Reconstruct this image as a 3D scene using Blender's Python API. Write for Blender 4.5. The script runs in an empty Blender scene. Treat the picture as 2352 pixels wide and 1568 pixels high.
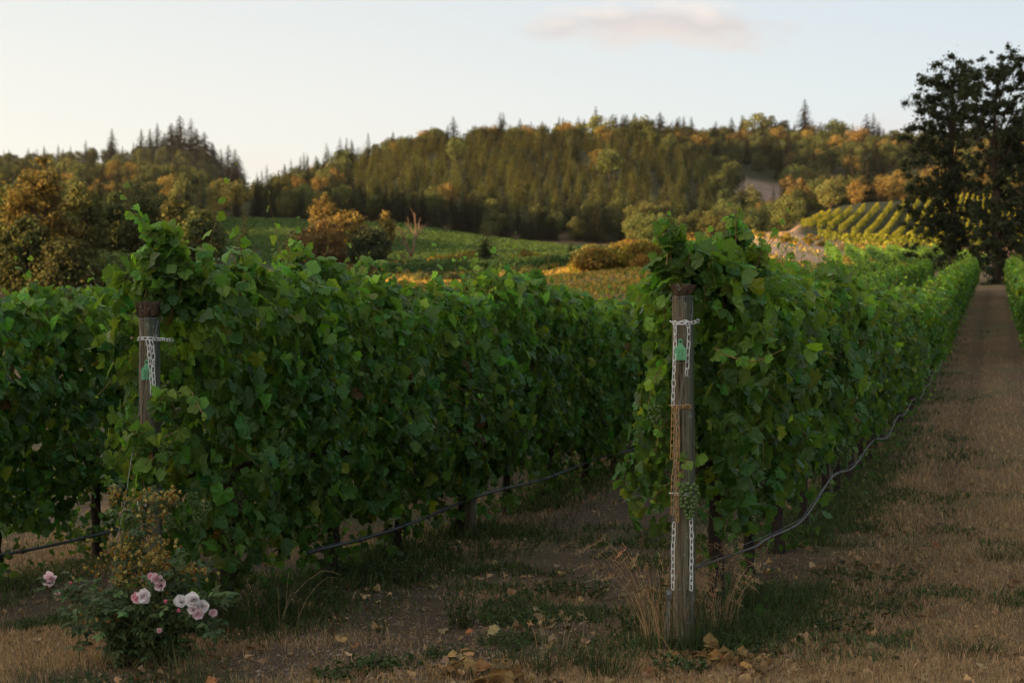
import bpy, math, random
import numpy as np
from mathutils import Vector
R = math.radians
rng = np.random.default_rng(7)
random.seed(7)
scene = bpy.context.scene
col = scene.collection

# ------------------------------------------------------------------ camera
CAM_H = 1.57
HAZE = 0.00004
FPX = 3267.0          # focal length in pixels of a 2352 px wide picture
cam_d = bpy.data.cameras.new('camera')
cam = bpy.data.objects.new('camera', cam_d); col.objects.link(cam)
cam.location = (0, 0, CAM_H)
cam.rotation_euler = (R(90 - 0.42), 0, 0)
cam_d.sensor_width = 36; cam_d.lens = 50
cam_d.clip_start = 0.1; cam_d.clip_end = 6000
cam_d.dof.use_dof = True; cam_d.dof.focus_distance = 7.4; cam_d.dof.aperture_fstop = 4.5
scene.camera = cam

# ------------------------------------------------------------------ world, sun, exposure
SUN_EL, SUN_AZ = 6.0, -108.0       # degrees; azimuth clockwise from +Y (view direction)
world = bpy.data.worlds.new('World'); scene.world = world; world.use_nodes = True
nt = world.node_tree; nt.nodes.clear()
def N(tree, typ, **kw):
    n = tree.nodes.new(typ)
    for k, v in kw.items(): setattr(n, k, v)
    return n
def ramp(tree, fac, stops, interp='LINEAR'):
    r = N(tree, 'ShaderNodeValToRGB'); r.color_ramp.interpolation = interp
    e = r.color_ramp.elements
    while len(e) < len(stops): e.new(0.5)
    for i, (p, c) in enumerate(stops):
        e[i].position = p; e[i].color = (c[0], c[1], c[2], 1)
    if fac is not None: tree.links.new(fac, r.inputs[0])
    return r
def math_n(tree, op, a, b=None, c=None, clamp=False):
    m = N(tree, 'ShaderNodeMath', operation=op); m.use_clamp = clamp
    for i, v in enumerate((a, b, c)):
        if v is None: continue
        if isinstance(v, (int, float)): m.inputs[i].default_value = v
        else: tree.links.new(v, m.inputs[i])
    return m.outputs[0]
def mix_c(tree, fac, a, b, mode='MIX'):
    m = N(tree, 'ShaderNodeMix', data_type='RGBA', blend_type=mode)
    for sock, v in ((m.inputs[0], fac), (m.inputs[6], a), (m.inputs[7], b)):
        if isinstance(v, (int, float)): sock.default_value = v
        elif isinstance(v, tuple): sock.default_value = (v[0], v[1], v[2], 1)
        else: tree.links.new(v, sock)
    return m.outputs[2]

sky = N(nt, 'ShaderNodeTexSky', sky_type='NISHITA'); sky.sun_disc = False
sky.sun_elevation = R(SUN_EL); sky.sun_rotation = R(SUN_AZ)
sky.altitude = 100; sky.air_density = 1.0; sky.dust_density = 1.5; sky.ozone_density = 1.0
tc = N(nt, 'ShaderNodeTexCoord')
sep = N(nt, 'ShaderNodeSeparateXYZ'); nt.links.new(tc.outputs['Generated'], sep.inputs[0])
dx, dy, dz = sep.outputs
# thin high veil that evens out and whitens the evening sky, brighter towards the sun's side
veil = ramp(nt, math_n(nt, 'MULTIPLY', dz, 1.0), [(0.0, (0.90, 0.80, 0.70)), (0.07, (0.86, 0.82, 0.77)), (0.16, (0.82, 0.81, 0.79)), (0.26, (0.72, 0.755, 0.775)), (0.5, (0.74, 0.78, 0.79)), (1.0, (0.66, 0.70, 0.72))])
side = math_n(nt, 'MULTIPLY_ADD', dx, -0.5, 0.5)           # 1 on the sun's side
sidec = ramp(nt, side, [(0.0, (0.42, 0.46, 0.54)), (0.33, (0.80, 0.86, 0.93)), (0.40, (0.86, 0.91, 0.96)), (0.55, (0.98, 0.98, 0.97)), (0.68, (1.05, 1.03, 0.99)), (0.80, (1.9, 1.75, 1.5)), (1.0, (3.3, 2.9, 2.2))])
back = ramp(nt, math_n(nt, 'MULTIPLY_ADD', dy, 0.5, 0.5), [(0.0, (0.78, 0.75, 0.73)), (0.75, (0.95, 0.95, 0.94)), (0.95, (1, 1, 1))])
vs = mix_c(nt, 1.0, veil.outputs[0], sidec.outputs[0], 'MULTIPLY')
vs = mix_c(nt, 1.0, vs, back.outputs[0], 'MULTIPLY')
# clouds in direction space
den = math_n(nt, 'MAXIMUM', dy, 0.05)
u = math_n(nt, 'DIVIDE', dx, den); v = math_n(nt, 'DIVIDE', dz, den)
def cloud(tree, cu, cv, ru, rv, nscale, lo, hi):
    cmb = N(tree, 'ShaderNodeCombineXYZ'); tree.links.new(u, cmb.inputs[0])
    tree.links.new(math_n(tree, 'MULTIPLY', v, 2.3), cmb.inputs[1])
    nz = N(tree, 'ShaderNodeTexNoise'); nz.inputs['Scale'].default_value = nscale; nz.inputs['Detail'].default_value = 5; nz.inputs['Roughness'].default_value = 0.55
    tree.links.new(cmb.outputs[0], nz.inputs['Vector'])
    a = math_n(tree, 'DIVIDE', math_n(tree, 'SUBTRACT', u, cu), ru)
    b = math_n(tree, 'DIVIDE', math_n(tree, 'SUBTRACT', v, cv), rv)
    d = math_n(tree, 'SQRT', math_n(tree, 'ADD', math_n(tree, 'MULTIPLY', a, a), math_n(tree, 'MULTIPLY', b, b)))
    m = math_n(tree, 'SUBTRACT', 1.0, d)
    m = math_n(tree, 'ADD', m, math_n(tree, 'MULTIPLY', math_n(tree, 'SUBTRACT', nz.outputs['Fac'], 0.5), 1.9))
    mr = N(tree, 'ShaderNodeMapRange', interpolation_type='SMOOTHSTEP'); mr.inputs[1].default_value = lo; mr.inputs[2].default_value = hi
    tree.links.new(m, mr.inputs[0])
    front = math_n(tree, 'GREATER_THAN', dy, 0.3)
    return math_n(tree, 'MULTIPLY', mr.outputs[0], front), b, nz.outputs['Fac']
c1, b1, n1 = cloud(nt, 0.105, 0.213, 0.090, 0.020, 16.0, -0.1, 0.62)
shade = ramp(nt, math_n(nt, 'MULTIPLY_ADD', b1, 0.35, n1), [(0.3, (0.77, 0.66, 0.61)), (0.55, (0.67, 0.595, 0.58)), (0.8, (0.88, 0.77, 0.70))])
vs = mix_c(nt, math_n(nt, 'MULTIPLY', c1, 1.0), vs, shade.outputs[0])
c2, b2, n2 = cloud(nt, -0.17, 0.115, 0.055, 0.018, 17.0, 0.0, 1.2)
vs = mix_c(nt, math_n(nt, 'MULTIPLY', c2, 0.6), vs, (0.86, 0.74, 0.68))
c3, b3, n3 = cloud(nt, 0.27, 0.135, 0.09, 0.022, 15.0, -0.1, 1.2)
vs = mix_c(nt, math_n(nt, 'MULTIPLY', c3, 0.7), vs, (0.74, 0.62, 0.62))
bg1 = N(nt, 'ShaderNodeBackground'); nt.links.new(sky.outputs[0], bg1.inputs[0]); bg1.inputs[1].default_value = 0.02
bg2 = N(nt, 'ShaderNodeBackground'); nt.links.new(vs, bg2.inputs[0]); bg2.inputs[1].default_value = 0.33
addw = N(nt, 'ShaderNodeAddShader'); nt.links.new(bg1.outputs[0], addw.inputs[0]); nt.links.new(bg2.outputs[0], addw.inputs[1])
wo = N(nt, 'ShaderNodeOutputWorld'); nt.links.new(addw.outputs[0], wo.inputs[0])

sun_d = bpy.data.lights.new('sun', 'SUN'); sun_d.energy = 5.0; sun_d.angle = R(0.5); sun_d.color = (1.0, 0.63, 0.30)
sun = bpy.data.objects.new('sun', sun_d); col.objects.link(sun)
sx, sy, sz = math.sin(R(SUN_AZ)) * math.cos(R(SUN_EL)), math.cos(R(SUN_AZ)) * math.cos(R(SUN_EL)), math.sin(R(SUN_EL))
sun.rotation_euler = Vector((sx, sy, sz)).to_track_quat('Z', 'Y').to_euler()
sun.location = (-60, 0, 60)
scene.view_settings.view_transform = 'Standard'; scene.view_settings.look = 'None'
scene.view_settings.exposure = 1.55; scene.view_settings.gamma = 1.0
scene.cycles.max_bounces = 8; scene.cycles.transmission_bounces = 4; scene.cycles.diffuse_bounces = 4
scene.cycles.transparent_max_bounces = 8; scene.cycles.sample_clamp_indirect = 4

# ------------------------------------------------------------------ helpers
def mesh_from(name, V, T, mats=(), midx=None, colr=None, uv=None, smooth=False):
    V = np.asarray(V, np.float32).reshape(-1, 3); T = np.asarray(T, np.int32)
    k = T.shape[1]; n = len(T)
    me = bpy.data.meshes.new(name)
    me.vertices.add(len(V)); me.vertices.foreach_set('co', V.ravel())
    me.loops.add(n * k); me.loops.foreach_set('vertex_index', T.ravel())
    me.polygons.add(n)
    me.polygons.foreach_set('loop_start', np.arange(0, n * k, k, dtype=np.int32))
    me.polygons.foreach_set('loop_total', np.full(n, k, np.int32))
    for m in mats: me.materials.append(m)
    if midx is not None: me.polygons.foreach_set('material_index', np.asarray(midx, np.int32))
    me.polygons.foreach_set('use_smooth', np.full(n, smooth, dtype=bool))
    me.update(calc_edges=True)
    if colr is not None:
        a = me.color_attributes.new('tint', 'FLOAT_COLOR', 'POINT')
        c = np.ones((len(V), 4), np.float32); c[:, :3] = np.asarray(colr, np.float32).reshape(-1, 3)
        a.data.foreach_set('color', c.ravel())
    if uv is not None:
        l = me.uv_layers.new(name='UVMap')
        l.data.foreach_set('uv', np.asarray(uv, np.float32)[T.ravel()].ravel())
    return me
class Acc:
    """collects triangles (with per-vertex colour, uv and per-face material) for ONE mesh"""
    def __init__(s): s.V = []; s.T = []; s.C = []; s.U = []; s.M = []; s.n = 0
    def add(s, V, T, c=(1, 1, 1), uv=None, m=0):
        V = np.asarray(V, float).reshape(-1, 3); T = np.asarray(T, int)
        if T.shape[1] == 4: T = np.concatenate([T[:, [0, 1, 2]], T[:, [0, 2, 3]]])
        s.V.append(V); s.T.append(T + s.n); s.n += len(V)
        c = np.asarray(c, float)
        s.C.append(np.broadcast_to(c, (len(V), 3)) if c.ndim == 1 else c)
        s.U.append(np.zeros((len(V), 2)) if uv is None else uv)
        s.M.append(np.full(len(T), m))
    def mesh(s, name, mats, smooth=False):
        return mesh_from(name, np.concatenate(s.V), np.concatenate(s.T), mats, np.concatenate(s.M), np.concatenate(s.C), np.concatenate(s.U), smooth)
def tag(o, label=None, cat=None, group=None, kind=None):
    if label: o['label'] = label
    if cat: o['category'] = cat
    if group: o['group'] = group
    if kind: o['kind'] = kind
    return o
def obj(name, me, parent=None, loc=None, rz=0, sc=None):
    o = bpy.data.objects.new(name, me); col.objects.link(o)
    if parent is not None: o.parent = parent
    if loc is not None: o.location = loc
    if rz: o.rotation_euler = (0, 0, rz)
    if sc is not None: o.scale = (sc, sc, sc) if isinstance(sc, (int, float)) else sc
    return o
def empty(name, loc, rz=0):
    o = bpy.data.objects.new(name, None); col.objects.link(o); o.location = loc; o.rotation_euler = (0, 0, rz)
    o.empty_display_size = 0.1
    return o
def nrm(a): return a / np.maximum(np.linalg.norm(a, axis=-1, keepdims=True), 1e-9)
def tube(P, rad, k=8, cap=True, jit=0):
    """tube along points P with radius per point"""
    P = np.asarray(P, float); n = len(P); rad = np.broadcast_to(np.asarray(rad, float), (n,))
    d = nrm(np.gradient(P, axis=0))
    ref = np.array([0, 0, 1.0]) if abs(d[0, 2]) < 0.9 else np.array([1.0, 0, 0])
    a = nrm(np.cross(d, ref)); b = np.cross(d, a)
    th = np.arange(k) / k * 2 * np.pi
    rr = rad[:, None] * (1 + (rng.normal(0, jit, (n, k)) if jit else 0))
    V = P[:, None] + (a[:, None] * np.cos(th)[None, :, None] + b[:, None] * np.sin(th)[None, :, None]) * rr[..., None]
    i = np.arange(n - 1)[:, None] * k; j = np.arange(k)[None]
    Q = np.stack([i + j, i + (j + 1) % k, i + k + (j + 1) % k, i + k + j], -1).reshape(-1, 4)
    V = V.reshape(-1, 3)
    T = np.concatenate([Q[:, [0, 1, 2]], Q[:, [0, 2, 3]]])
    if cap:
        V = np.concatenate([V, P[:1], P[-1:]]); m = n * k
        j = np.arange(k)
        T = np.concatenate([T, np.stack([np.full(k, m), (j + 1) % k, j], -1), np.stack([np.full(k, m + 1), (n - 1) * k + j, (n - 1) * k + (j + 1) % k], -1)])
    return V, T
def spline(pts, n):
    P = np.asarray(pts, float); m = len(P)
    Q = np.concatenate([2 * P[:1] - P[1:2], P, 2 * P[-1:] - P[-2:-1]])
    t = np.linspace(0, m - 1 - 1e-6, n); i = t.astype(int); f = (t - i)[:, None]
    p0, p1, p2, p3 = Q[i], Q[i + 1], Q[i + 2], Q[i + 3]
    return 0.5 * (2 * p1 + (p2 - p0) * f + (2 * p0 - 5 * p1 + 4 * p2 - p3) * f ** 2 + (3 * p1 - p0 - 3 * p2 + p3) * f ** 3)
_perm = rng.random((64, 64, 64))
def vnoise(x, y, z=0.0):
    x, y, z = np.broadcast_arrays(np.asarray(x, float), y, z)
    i, j, k = np.floor(x).astype(int), np.floor(y).astype(int), np.floor(z).astype(int)
    f, g, h = x - i, y - j, z - k
    f, g, h = f * f * (3 - 2 * f), g * g * (3 - 2 * g), h * h * (3 - 2 * h)
    P = lambda a, b, c: _perm[a & 63, b & 63, c & 63]
    def lerp(a, b, t): return a + (b - a) * t
    return lerp(lerp(lerp(P(i, j, k), P(i + 1, j, k), f), lerp(P(i, j + 1, k), P(i + 1, j + 1, k), f), g),
                lerp(lerp(P(i, j, k + 1), P(i + 1, j, k + 1), f), lerp(P(i, j + 1, k + 1), P(i + 1, j + 1, k + 1), f), g), h)
def fbm(x, y, o=4, z=0.0):
    s = 0; a = 0.5
    for q in range(o):
        s = s + a * vnoise(x * 2 ** q + 17.3 * q, y * 2 ** q + 5.1 * q, z); a *= 0.5
    return s / (1 - 0.5 ** o)
def sstep(a, b, x):
    t = np.clip((x - a) / (b - a), 0, 1); return t * t * (3 - 2 * t)

# ------------------------------------------------------------------ lie of the land
AX, AY = 0.847, 7.03                    # end post of the right-hand row
DX, DY = 0.3224, 0.9466                 # direction the rows run
def st(x, y): return (x - AX) * DY - (y - AY) * DX, (x - AX) * DX + (y - AY) * DY
def xy(s, t): return AX + s * DY + t * DX, AY - s * DX + t * DY
PXC = np.array([-600, 0, 300, 450, 600, 750, 900, 1200, 1500, 1750, 1850, 1950, 2150, 2350, 3000], float)
ZR = np.array([0, 60, 100, 140, 200, 250, 320, 400, 500, 600, 700, 800, 900, 1100, 1600], float)
HT = np.array([
 [0, 0, 0, 0, 0, 0, 0, 0, 0, 0, 0, 0, 0, 0, 0],
 [-1, -1, -.5, -.2, 0, 0, 0.2, .5, 1, 1.5, 1.8, 2, 2.2, 2.6, 3],
 [0, 0, .5, 1.2, 2, 3, 3.9, 4.3, 4.6, 4.4, 4.4, 4.5, 4.7, 4.9, 5.5],
 [3, 4, 4, 4.5, 5, 5.5, 6.0, 6.4, 8.4, 8.0, 7.4, 7.0, 6.8, 7, 8],
 [10, 10, 10, 10, 10, 10, 10.4, 10.6, 12.4, 14.2, 13.2, 11.8, 11.8, 12, 14],
 [15, 16, 16, 16, 16, 16, 16.8, 15.6, 16, 19.2, 19.2, 17.8, 17.8, 18, 20],
 [24, 24, 25, 26, 26, 25.5, 25, 21.0, 20.5, 18, 27, 30.5, 31, 31, 31],
 [36, 36, 36, 37, 38, 40, 43, 42, 40, 31, 34, 36, 38, 39, 40],
 [52, 52, 52, 50, 46, 53, 64, 67, 66, 51, 49, 52, 55, 56, 56],
 [60, 62, 62, 59, 50, 58, 68, 76, 78, 72, 73, 75, 77, 77, 75],
 [70, 72, 74, 69, 54, 66, 75, 87, 91, 94, 94, 90, 88, 88, 86],
 [82, 88, 93, 88, 64, 66, 76, 86, 90, 92, 91, 88, 86, 86, 84],
 [94, 103, 110, 112, 88, 82, 78, 80, 84, 88, 88, 84, 80, 80, 80],
 [80, 88, 95, 95, 80, 70, 60, 60, 60, 60, 60, 60, 60, 60, 60],
 [40] * 15], float)
# fine blurred version of the table
_pf = np.linspace(-600, 3000, 241); _zf = np.linspace(0, 1600, 321)
_tmp = np.stack([np.interp(_zf, ZR, HT[:, c]) for c in range(len(PXC))], 1)
_tab = np.stack([np.interp(_pf, PXC, _tmp[r]) for r in range(len(_zf))], 0)
for _ in range(3):
    q = np.pad(_tab, ((1, 1), (2, 2)), 'edge')
    _tab = (q[:-2, 2:-2] + 2 * q[1:-1, 2:-2] + q[2:, 2:-2]) / 4
    q = np.pad(_tab, ((0, 0), (2, 2)), 'edge'); _tab = (q[:, :-4] + q[:, 1:-3] + 2 * q[:, 2:-2] + q[:, 3:-1] + q[:, 4:]) / 6
def px_of(x, y): return 1176 + FPX * x / np.maximum(y, 0.3 * np.abs(x) + 0.1)
def H(x, y, detail=True):
    x = np.asarray(x, float); y = np.asarray(y, float)
    r = np.hypot(x, y)
    px = np.clip(px_of(x, y), -600, 3000)
    zz = np.clip(np.where(y > 0, np.maximum(y, r * 0.87), r * 0.87), 0, 1599)
    a = (px + 600) / 15.0; b = zz / 5.0
    i = np.clip(a.astype(int), 0, 239); j = np.clip(b.astype(int), 0, 319); f = a - i; g = b - j
    far = (_tab[j, i] * (1 - f) + _tab[j, i + 1] * f) * (1 - g) + (_tab[j + 1, i] * (1 - f) + _tab[j + 1, i + 1] * f) * g
    back = sstep(-0.2, 0.5, y / np.maximum(r, 1e-3))
    far = far * (0.25 + 0.75 * back)
    s, t = st(x, y)
    zt = np.interp(t, [-20, 0, 10, 20, 30, 54, 88, 130], [0.0, 0, 0, .15, .6, 2.15, 4.0, 6.0])
    rut = np.exp(-((s - .95) / .15) ** 2) + np.exp(-((s - 2.0) / .15) ** 2)
    zs = -.03 * rut * sstep(-.5, 1, t) + np.interp(s, [-60, -20, -10, -5.4, -2.77, 0, 4, 20], [-2.4, -1.2, -.6, -.28, -.1, 0, .05, .4])
    near = zt * (0.3 + 0.7 * sstep(-45, -8, s)) + zs
    w = sstep(70, 125, r)
    h = near * (1 - w) + far * w
    # unseen mounds added left of the picture, shaped to shade rows, trees and valley
    gx = np.exp(-((x + 132) / 27) ** 2)
    h = h + gx * (27 * sstep(98, 80, y) * sstep(-300, -200, y) + 19 * np.exp(-((y - 60) / 30) ** 4) + 14 * np.exp(-((y - 136) / 24) ** 4) + 19 * np.exp(-((y - 205) / 40) ** 4))
    h = h + 28 * np.exp(-((x + 156) / 28) ** 2 - ((y - 288) / 38) ** 4)
    if detail:
        h = h + (fbm(x / 40, y / 40, 4) - 0.5) * 5 * sstep(260, 600, r)
        h = h + (fbm(x / 3, y / 3, 3) - 0.5) * 0.10 * sstep(60, 20, r)
        h = h + (fbm(x / .35, y / .35, 3) - 0.5) * 0.05 * sstep(40, 14, r)
    return h
def G(x, y): return float(H(np.array([x]), np.array([y]))[0])

# ------------------------------------------------------------------ materials
def newmat(name):
    m = bpy.data.materials.new(name); m.use_nodes = True; t = m.node_tree; t.nodes.clear()
    out = N(t, 'ShaderNodeOutputMaterial'); return m, t, out
def princ(t, rough=0.6, spec=0.3):
    p = N(t, 'ShaderNodeBsdfPrincipled'); p.inputs['Roughness'].default_value = rough
    p.inputs['Specular IOR Level'].default_value = spec; return p
def noise(t, scale, detail=4, rough=0.55, vec=None, dim=None):
    n = N(t, 'ShaderNodeTexNoise'); n.inputs['Scale'].default_value = scale; n.inputs['Detail'].default_value = detail; n.inputs['Roughness'].default_value = rough
    if vec is not None: t.links.new(vec, n.inputs['Vector'])
    return n.outputs['Fac']
def simple(name, c, rough=0.6, spec=0.3, metal=0, nscale=30, var=0.25, bump=0.0):
    m, t, out = newmat(name); p = princ(t, rough, spec); p.inputs['Metallic'].default_value = metal
    tcx = N(t, 'ShaderNodeTexCoord')
    f = noise(t, nscale, vec=tcx.outputs['Object'])
    r = ramp(t, f, [(0.25, tuple(x * (1 - var) for x in c)), (0.75, tuple(min(1, x * (1 + var)) for x in c))])
    t.links.new(r.outputs[0], p.inputs['Base Color'])
    if bump:
        b = N(t, 'ShaderNodeBump'); b.inputs['Strength'].default_value = bump; t.links.new(f, b.inputs['Height']); t.links.new(b.outputs[0], p.inputs['Normal'])
    t.links.new(p.outputs[0], out.inputs[0]); return m
def foliage(name, c, trans=0.35, tcol=None, rough=0.5, spec=0.25, objvar=0.0, veins=False, hue=0.0):
    """leaf: colour from the 'tint' attribute times a base; part of the light goes through"""
    m, t, out = newmat(name); p = princ(t, rough, spec)
    at = N(t, 'ShaderNodeAttribute', attribute_name='tint')
    base = mix_c(t, 1.0, at.outputs['Color'], c, 'MULTIPLY')
    if objvar or hue:
        oi = N(t, 'ShaderNodeObjectInfo')
        h = N(t, 'ShaderNodeHueSaturation')
        t.links.new(math_n(t, 'MULTIPLY_ADD', oi.outputs['Random'], hue, 0.5 - hue / 2), h.inputs['Hue'])
        wn = N(t, 'ShaderNodeTexWhiteNoise', noise_dimensions='1D'); t.links.new(oi.outputs['Random'], wn.inputs['W'])
        t.links.new(math_n(t, 'MULTIPLY_ADD', wn.outputs['Value'], objvar * 2, 1 - objvar), h.inputs['Value'])
        t.links.new(base, h.inputs['Color']); base = h.outputs[0]
    if veins:
        uvn = N(t, 'ShaderNodeUVMap'); s = N(t, 'ShaderNodeSeparateXYZ'); t.links.new(uvn.outputs[0], s.inputs[0])
        ang = math_n(t, 'ARCTAN2', s.outputs[0], s.outputs[1])      # 0 along the midrib
        rad = math_n(t, 'SQRT', math_n(t, 'ADD', math_n(t, 'MULTIPLY', s.outputs[0], s.outputs[0]), math_n(t, 'MULTIPLY', s.outputs[1], s.outputs[1])))
        k = math_n(t, 'DIVIDE', ang, 0.95)
        fr = math_n(t, 'ABSOLUTE', math_n(t, 'SUBTRACT', k, math_n(t, 'ROUND', k)))
        d = math_n(t, 'MULTIPLY', math_n(t, 'MULTIPLY', fr, 0.95), rad)
        main = math_n(t, 'SUBTRACT', 1.0, math_n(t, 'DIVIDE', d, 0.022), clamp=True)
        k2 = math_n(t, 'MULTIPLY', math_n(t, 'ADD', rad, math_n(t, 'MULTIPLY', math_n(t, 'MULTIPLY', fr, -1.1), rad)), 7.5)
        f2 = math_n(t, 'ABSOLUTE', math_n(t, 'SUBTRACT', k2, math_n(t, 'ROUND', k2)))
        sec = math_n(t, 'MULTIPLY', math_n(t, 'SUBTRACT', 1.0, math_n(t, 'DIVIDE', f2, 0.12), clamp=True), 0.45)
        vv = math_n(t, 'MAXIMUM', main, sec)
        base = mix_c(t, math_n(t, 'MULTIPLY', vv, 0.4), base, (0.16, 0.24, 0.06))
        bp = N(t, 'ShaderNodeBump'); bp.inputs['Strength'].default_value = 0.5; bp.inputs['Distance'].default_value = 0.004
        nz = noise(t, 9, 2, vec=uvn.outputs[0])
        t.links.new(math_n(t, 'SUBTRACT', nz, math_n(t, 'MULTIPLY', vv, 0.4)), bp.inputs['Height']); t.links.new(bp.outputs[0], p.inputs['Normal'])
        geo = N(t, 'ShaderNodeNewGeometry')
        base = mix_c(t, math_n(t, 'MULTIPLY', geo.outputs['Backfacing'], 0.30), base, (0.16, 0.21, 0.11))
    t.links.new(base, p.inputs['Base Color'])
    tr = N(t, 'ShaderNodeBsdfTranslucent')
    tb = mix_c(t, 1.0, base, tcol or (1.5, 1.5, 0.5), 'MULTIPLY'); t.links.new(tb, tr.inputs['Color'])
    mx = N(t, 'ShaderNodeMixShader'); mx.inputs[0].default_value = trans
    t.links.new(p.outputs[0], mx.inputs[1]); t.links.new(tr.outputs[0], mx.inputs[2]); t.links.new(mx.outputs[0], out.inputs[0])
    return m
M = {}
M['vine_leaf'] = foliage('vine_leaf', (0.062, 0.148, 0.028), 0.44, (1.7, 1.65, 0.5), rough=0.42, spec=0.4, veins=True)
M['vine_far'] = foliage('vine_far', (0.080, 0.172, 0.031), 0.38, (1.7, 1.6, 0.5), rough=0.5, spec=0.3, objvar=0.12)
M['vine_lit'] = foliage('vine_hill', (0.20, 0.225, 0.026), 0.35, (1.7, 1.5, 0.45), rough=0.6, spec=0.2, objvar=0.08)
M['vine_valley'] = foliage('vine_valley', (0.062, 0.115, 0.036), 0.25, (1.4, 1.4, 0.6), rough=0.7, spec=0.1)
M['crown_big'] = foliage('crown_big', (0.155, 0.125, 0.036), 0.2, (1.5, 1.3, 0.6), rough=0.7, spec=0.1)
M['shrub_gold'] = foliage('shrub_gold', (0.27, 0.205, 0.042), 0.3, (1.4, 1.2, 0.6), rough=0.7, spec=0.1, objvar=0.25, hue=0.05)
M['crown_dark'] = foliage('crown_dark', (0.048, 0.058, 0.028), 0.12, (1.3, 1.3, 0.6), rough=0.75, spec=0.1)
M['crown'] = foliage('crown', (0.098, 0.112, 0.036), 0.16, (1.5, 1.35, 0.6), rough=0.7, spec=0.1, objvar=0.5, hue=0.06)
M['crown_gold'] = foliage('crown_gold', (0.205, 0.150, 0.044), 0.18, (1.4, 1.2, 0.6), rough=0.7, spec=0.1, objvar=0.2, hue=0.03)
M['crown_red'] = foliage('crown_red', (0.22, 0.150, 0.055), 0.30, (1.3, 1.1, 0.8), rough=0.7, spec=0.1, objvar=0.1)
M['needles'] = foliage('needles', (0.056, 0.075, 0.034), 0.12, (1.4, 1.3, 0.6), rough=0.75, spec=0.1, objvar=0.45, hue=0.04)
M['needles_young'] = foliage('needles_young', (0.215, 0.225, 0.058), 0.15, (1.4, 1.3, 0.6), rough=0.75, spec=0.1, objvar=0.4, hue=0.04)
M['bark'] = simple('bark', (0.075, 0.055, 0.042), 0.9, 0.1, nscale=18, var=0.5, bump=0.6)
M['bark_pale'] = simple('bark_pale', (0.20, 0.13, 0.09), 0.9, 0.1, nscale=3, var=0.3)
M['trunk_vine'] = simple('trunk_vine', (0.050, 0.038, 0.032), 0.95, 0.1, nscale=60, var=0.6, bump=0.9)
M['cane'] = simple('cane', (0.20, 0.13, 0.045), 0.6, 0.3, nscale=20, var=0.4)
M['weed'] = foliage('weed', (0.070, 0.098, 0.038), 0.3, rough=0.6, spec=0.15)
M['dry'] = foliage('dry_grass', (0.44, 0.300, 0.165), 0.25, (1.1, 1.0, 0.8), rough=0.7, spec=0.15)
M['brush'] = foliage('brush', (0.48, 0.32, 0.085), 0.3, (1.2, 1.1, 0.7), rough=0.8, spec=0.1)
M['dead_leaf'] = foliage('dead_leaf', (0.30, 0.20, 0.11), 0.2, (1.1, 1.0, 0.7), rough=0.7, spec=0.15)
M['chain_white'] = simple('chain_white', (0.90, 0.90, 0.92), 0.4, 0.5, nscale=90, var=0.12)
M['chain_gold'] = simple('chain_gold', (0.50, 0.29, 0.12), 0.45, 0.5, nscale=70, var=0.35)
M['chain_rust'] = simple('chain_rust', (0.48, 0.24, 0.10), 0.6, 0.4, nscale=80, var=0.45)
M['wire'] = simple('wire', (0.22, 0.23, 0.24), 0.45, 0.5, metal=0.7, nscale=40)
M['hose'] = simple('hose', (0.045, 0.047, 0.052), 0.35, 0.5, nscale=8, var=0.4)
M['hose_grey'] = simple('hose_grey', (0.095, 0.088, 0.088), 0.5, 0.4, nscale=5, var=0.35)
M['tag_green'] = simple('tag_green', (0.16, 0.46, 0.24), 0.5, 0.4, nscale=25, var=0.12)
M['ink'] = simple('ink', (0.03, 0.09, 0.05), 0.6, 0.2, nscale=60, var=0.3)
M['ink_faint'] = simple('ink_faint', (0.085, 0.26, 0.14), 0.6, 0.2, nscale=60, var=0.2)
M['nail'] = simple('nail', (0.03, 0.025, 0.02), 0.5, 0.4)
M['grape'] = simple('grape', (0.10, 0.16, 0.045), 0.38, 0.4, nscale=50, var=0.4)
M['grape_dark'] = simple('grape_dark', (0.08, 0.075, 0.04), 0.4, 0.4, nscale=50, var=0.5)
M['rose_leaf'] = foliage('rose_leaf', (0.080, 0.120, 0.045), 0.25, rough=0.5, spec=0.3)
M['rose_stem'] = simple('rose_stem', (0.13, 0.14, 0.05), 0.6, 0.3)
M['petal_white'] = foliage('petal', (1.0, 0.98, 0.97), 0.2, (1.0, 1.0, 1.0), rough=0.6, spec=0.2)
M['sepal'] = foliage('sepal', (0.40, 0.33, 0.11), 0.3, (1.3, 1.2, 0.7), rough=0.7, spec=0.1)

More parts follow.
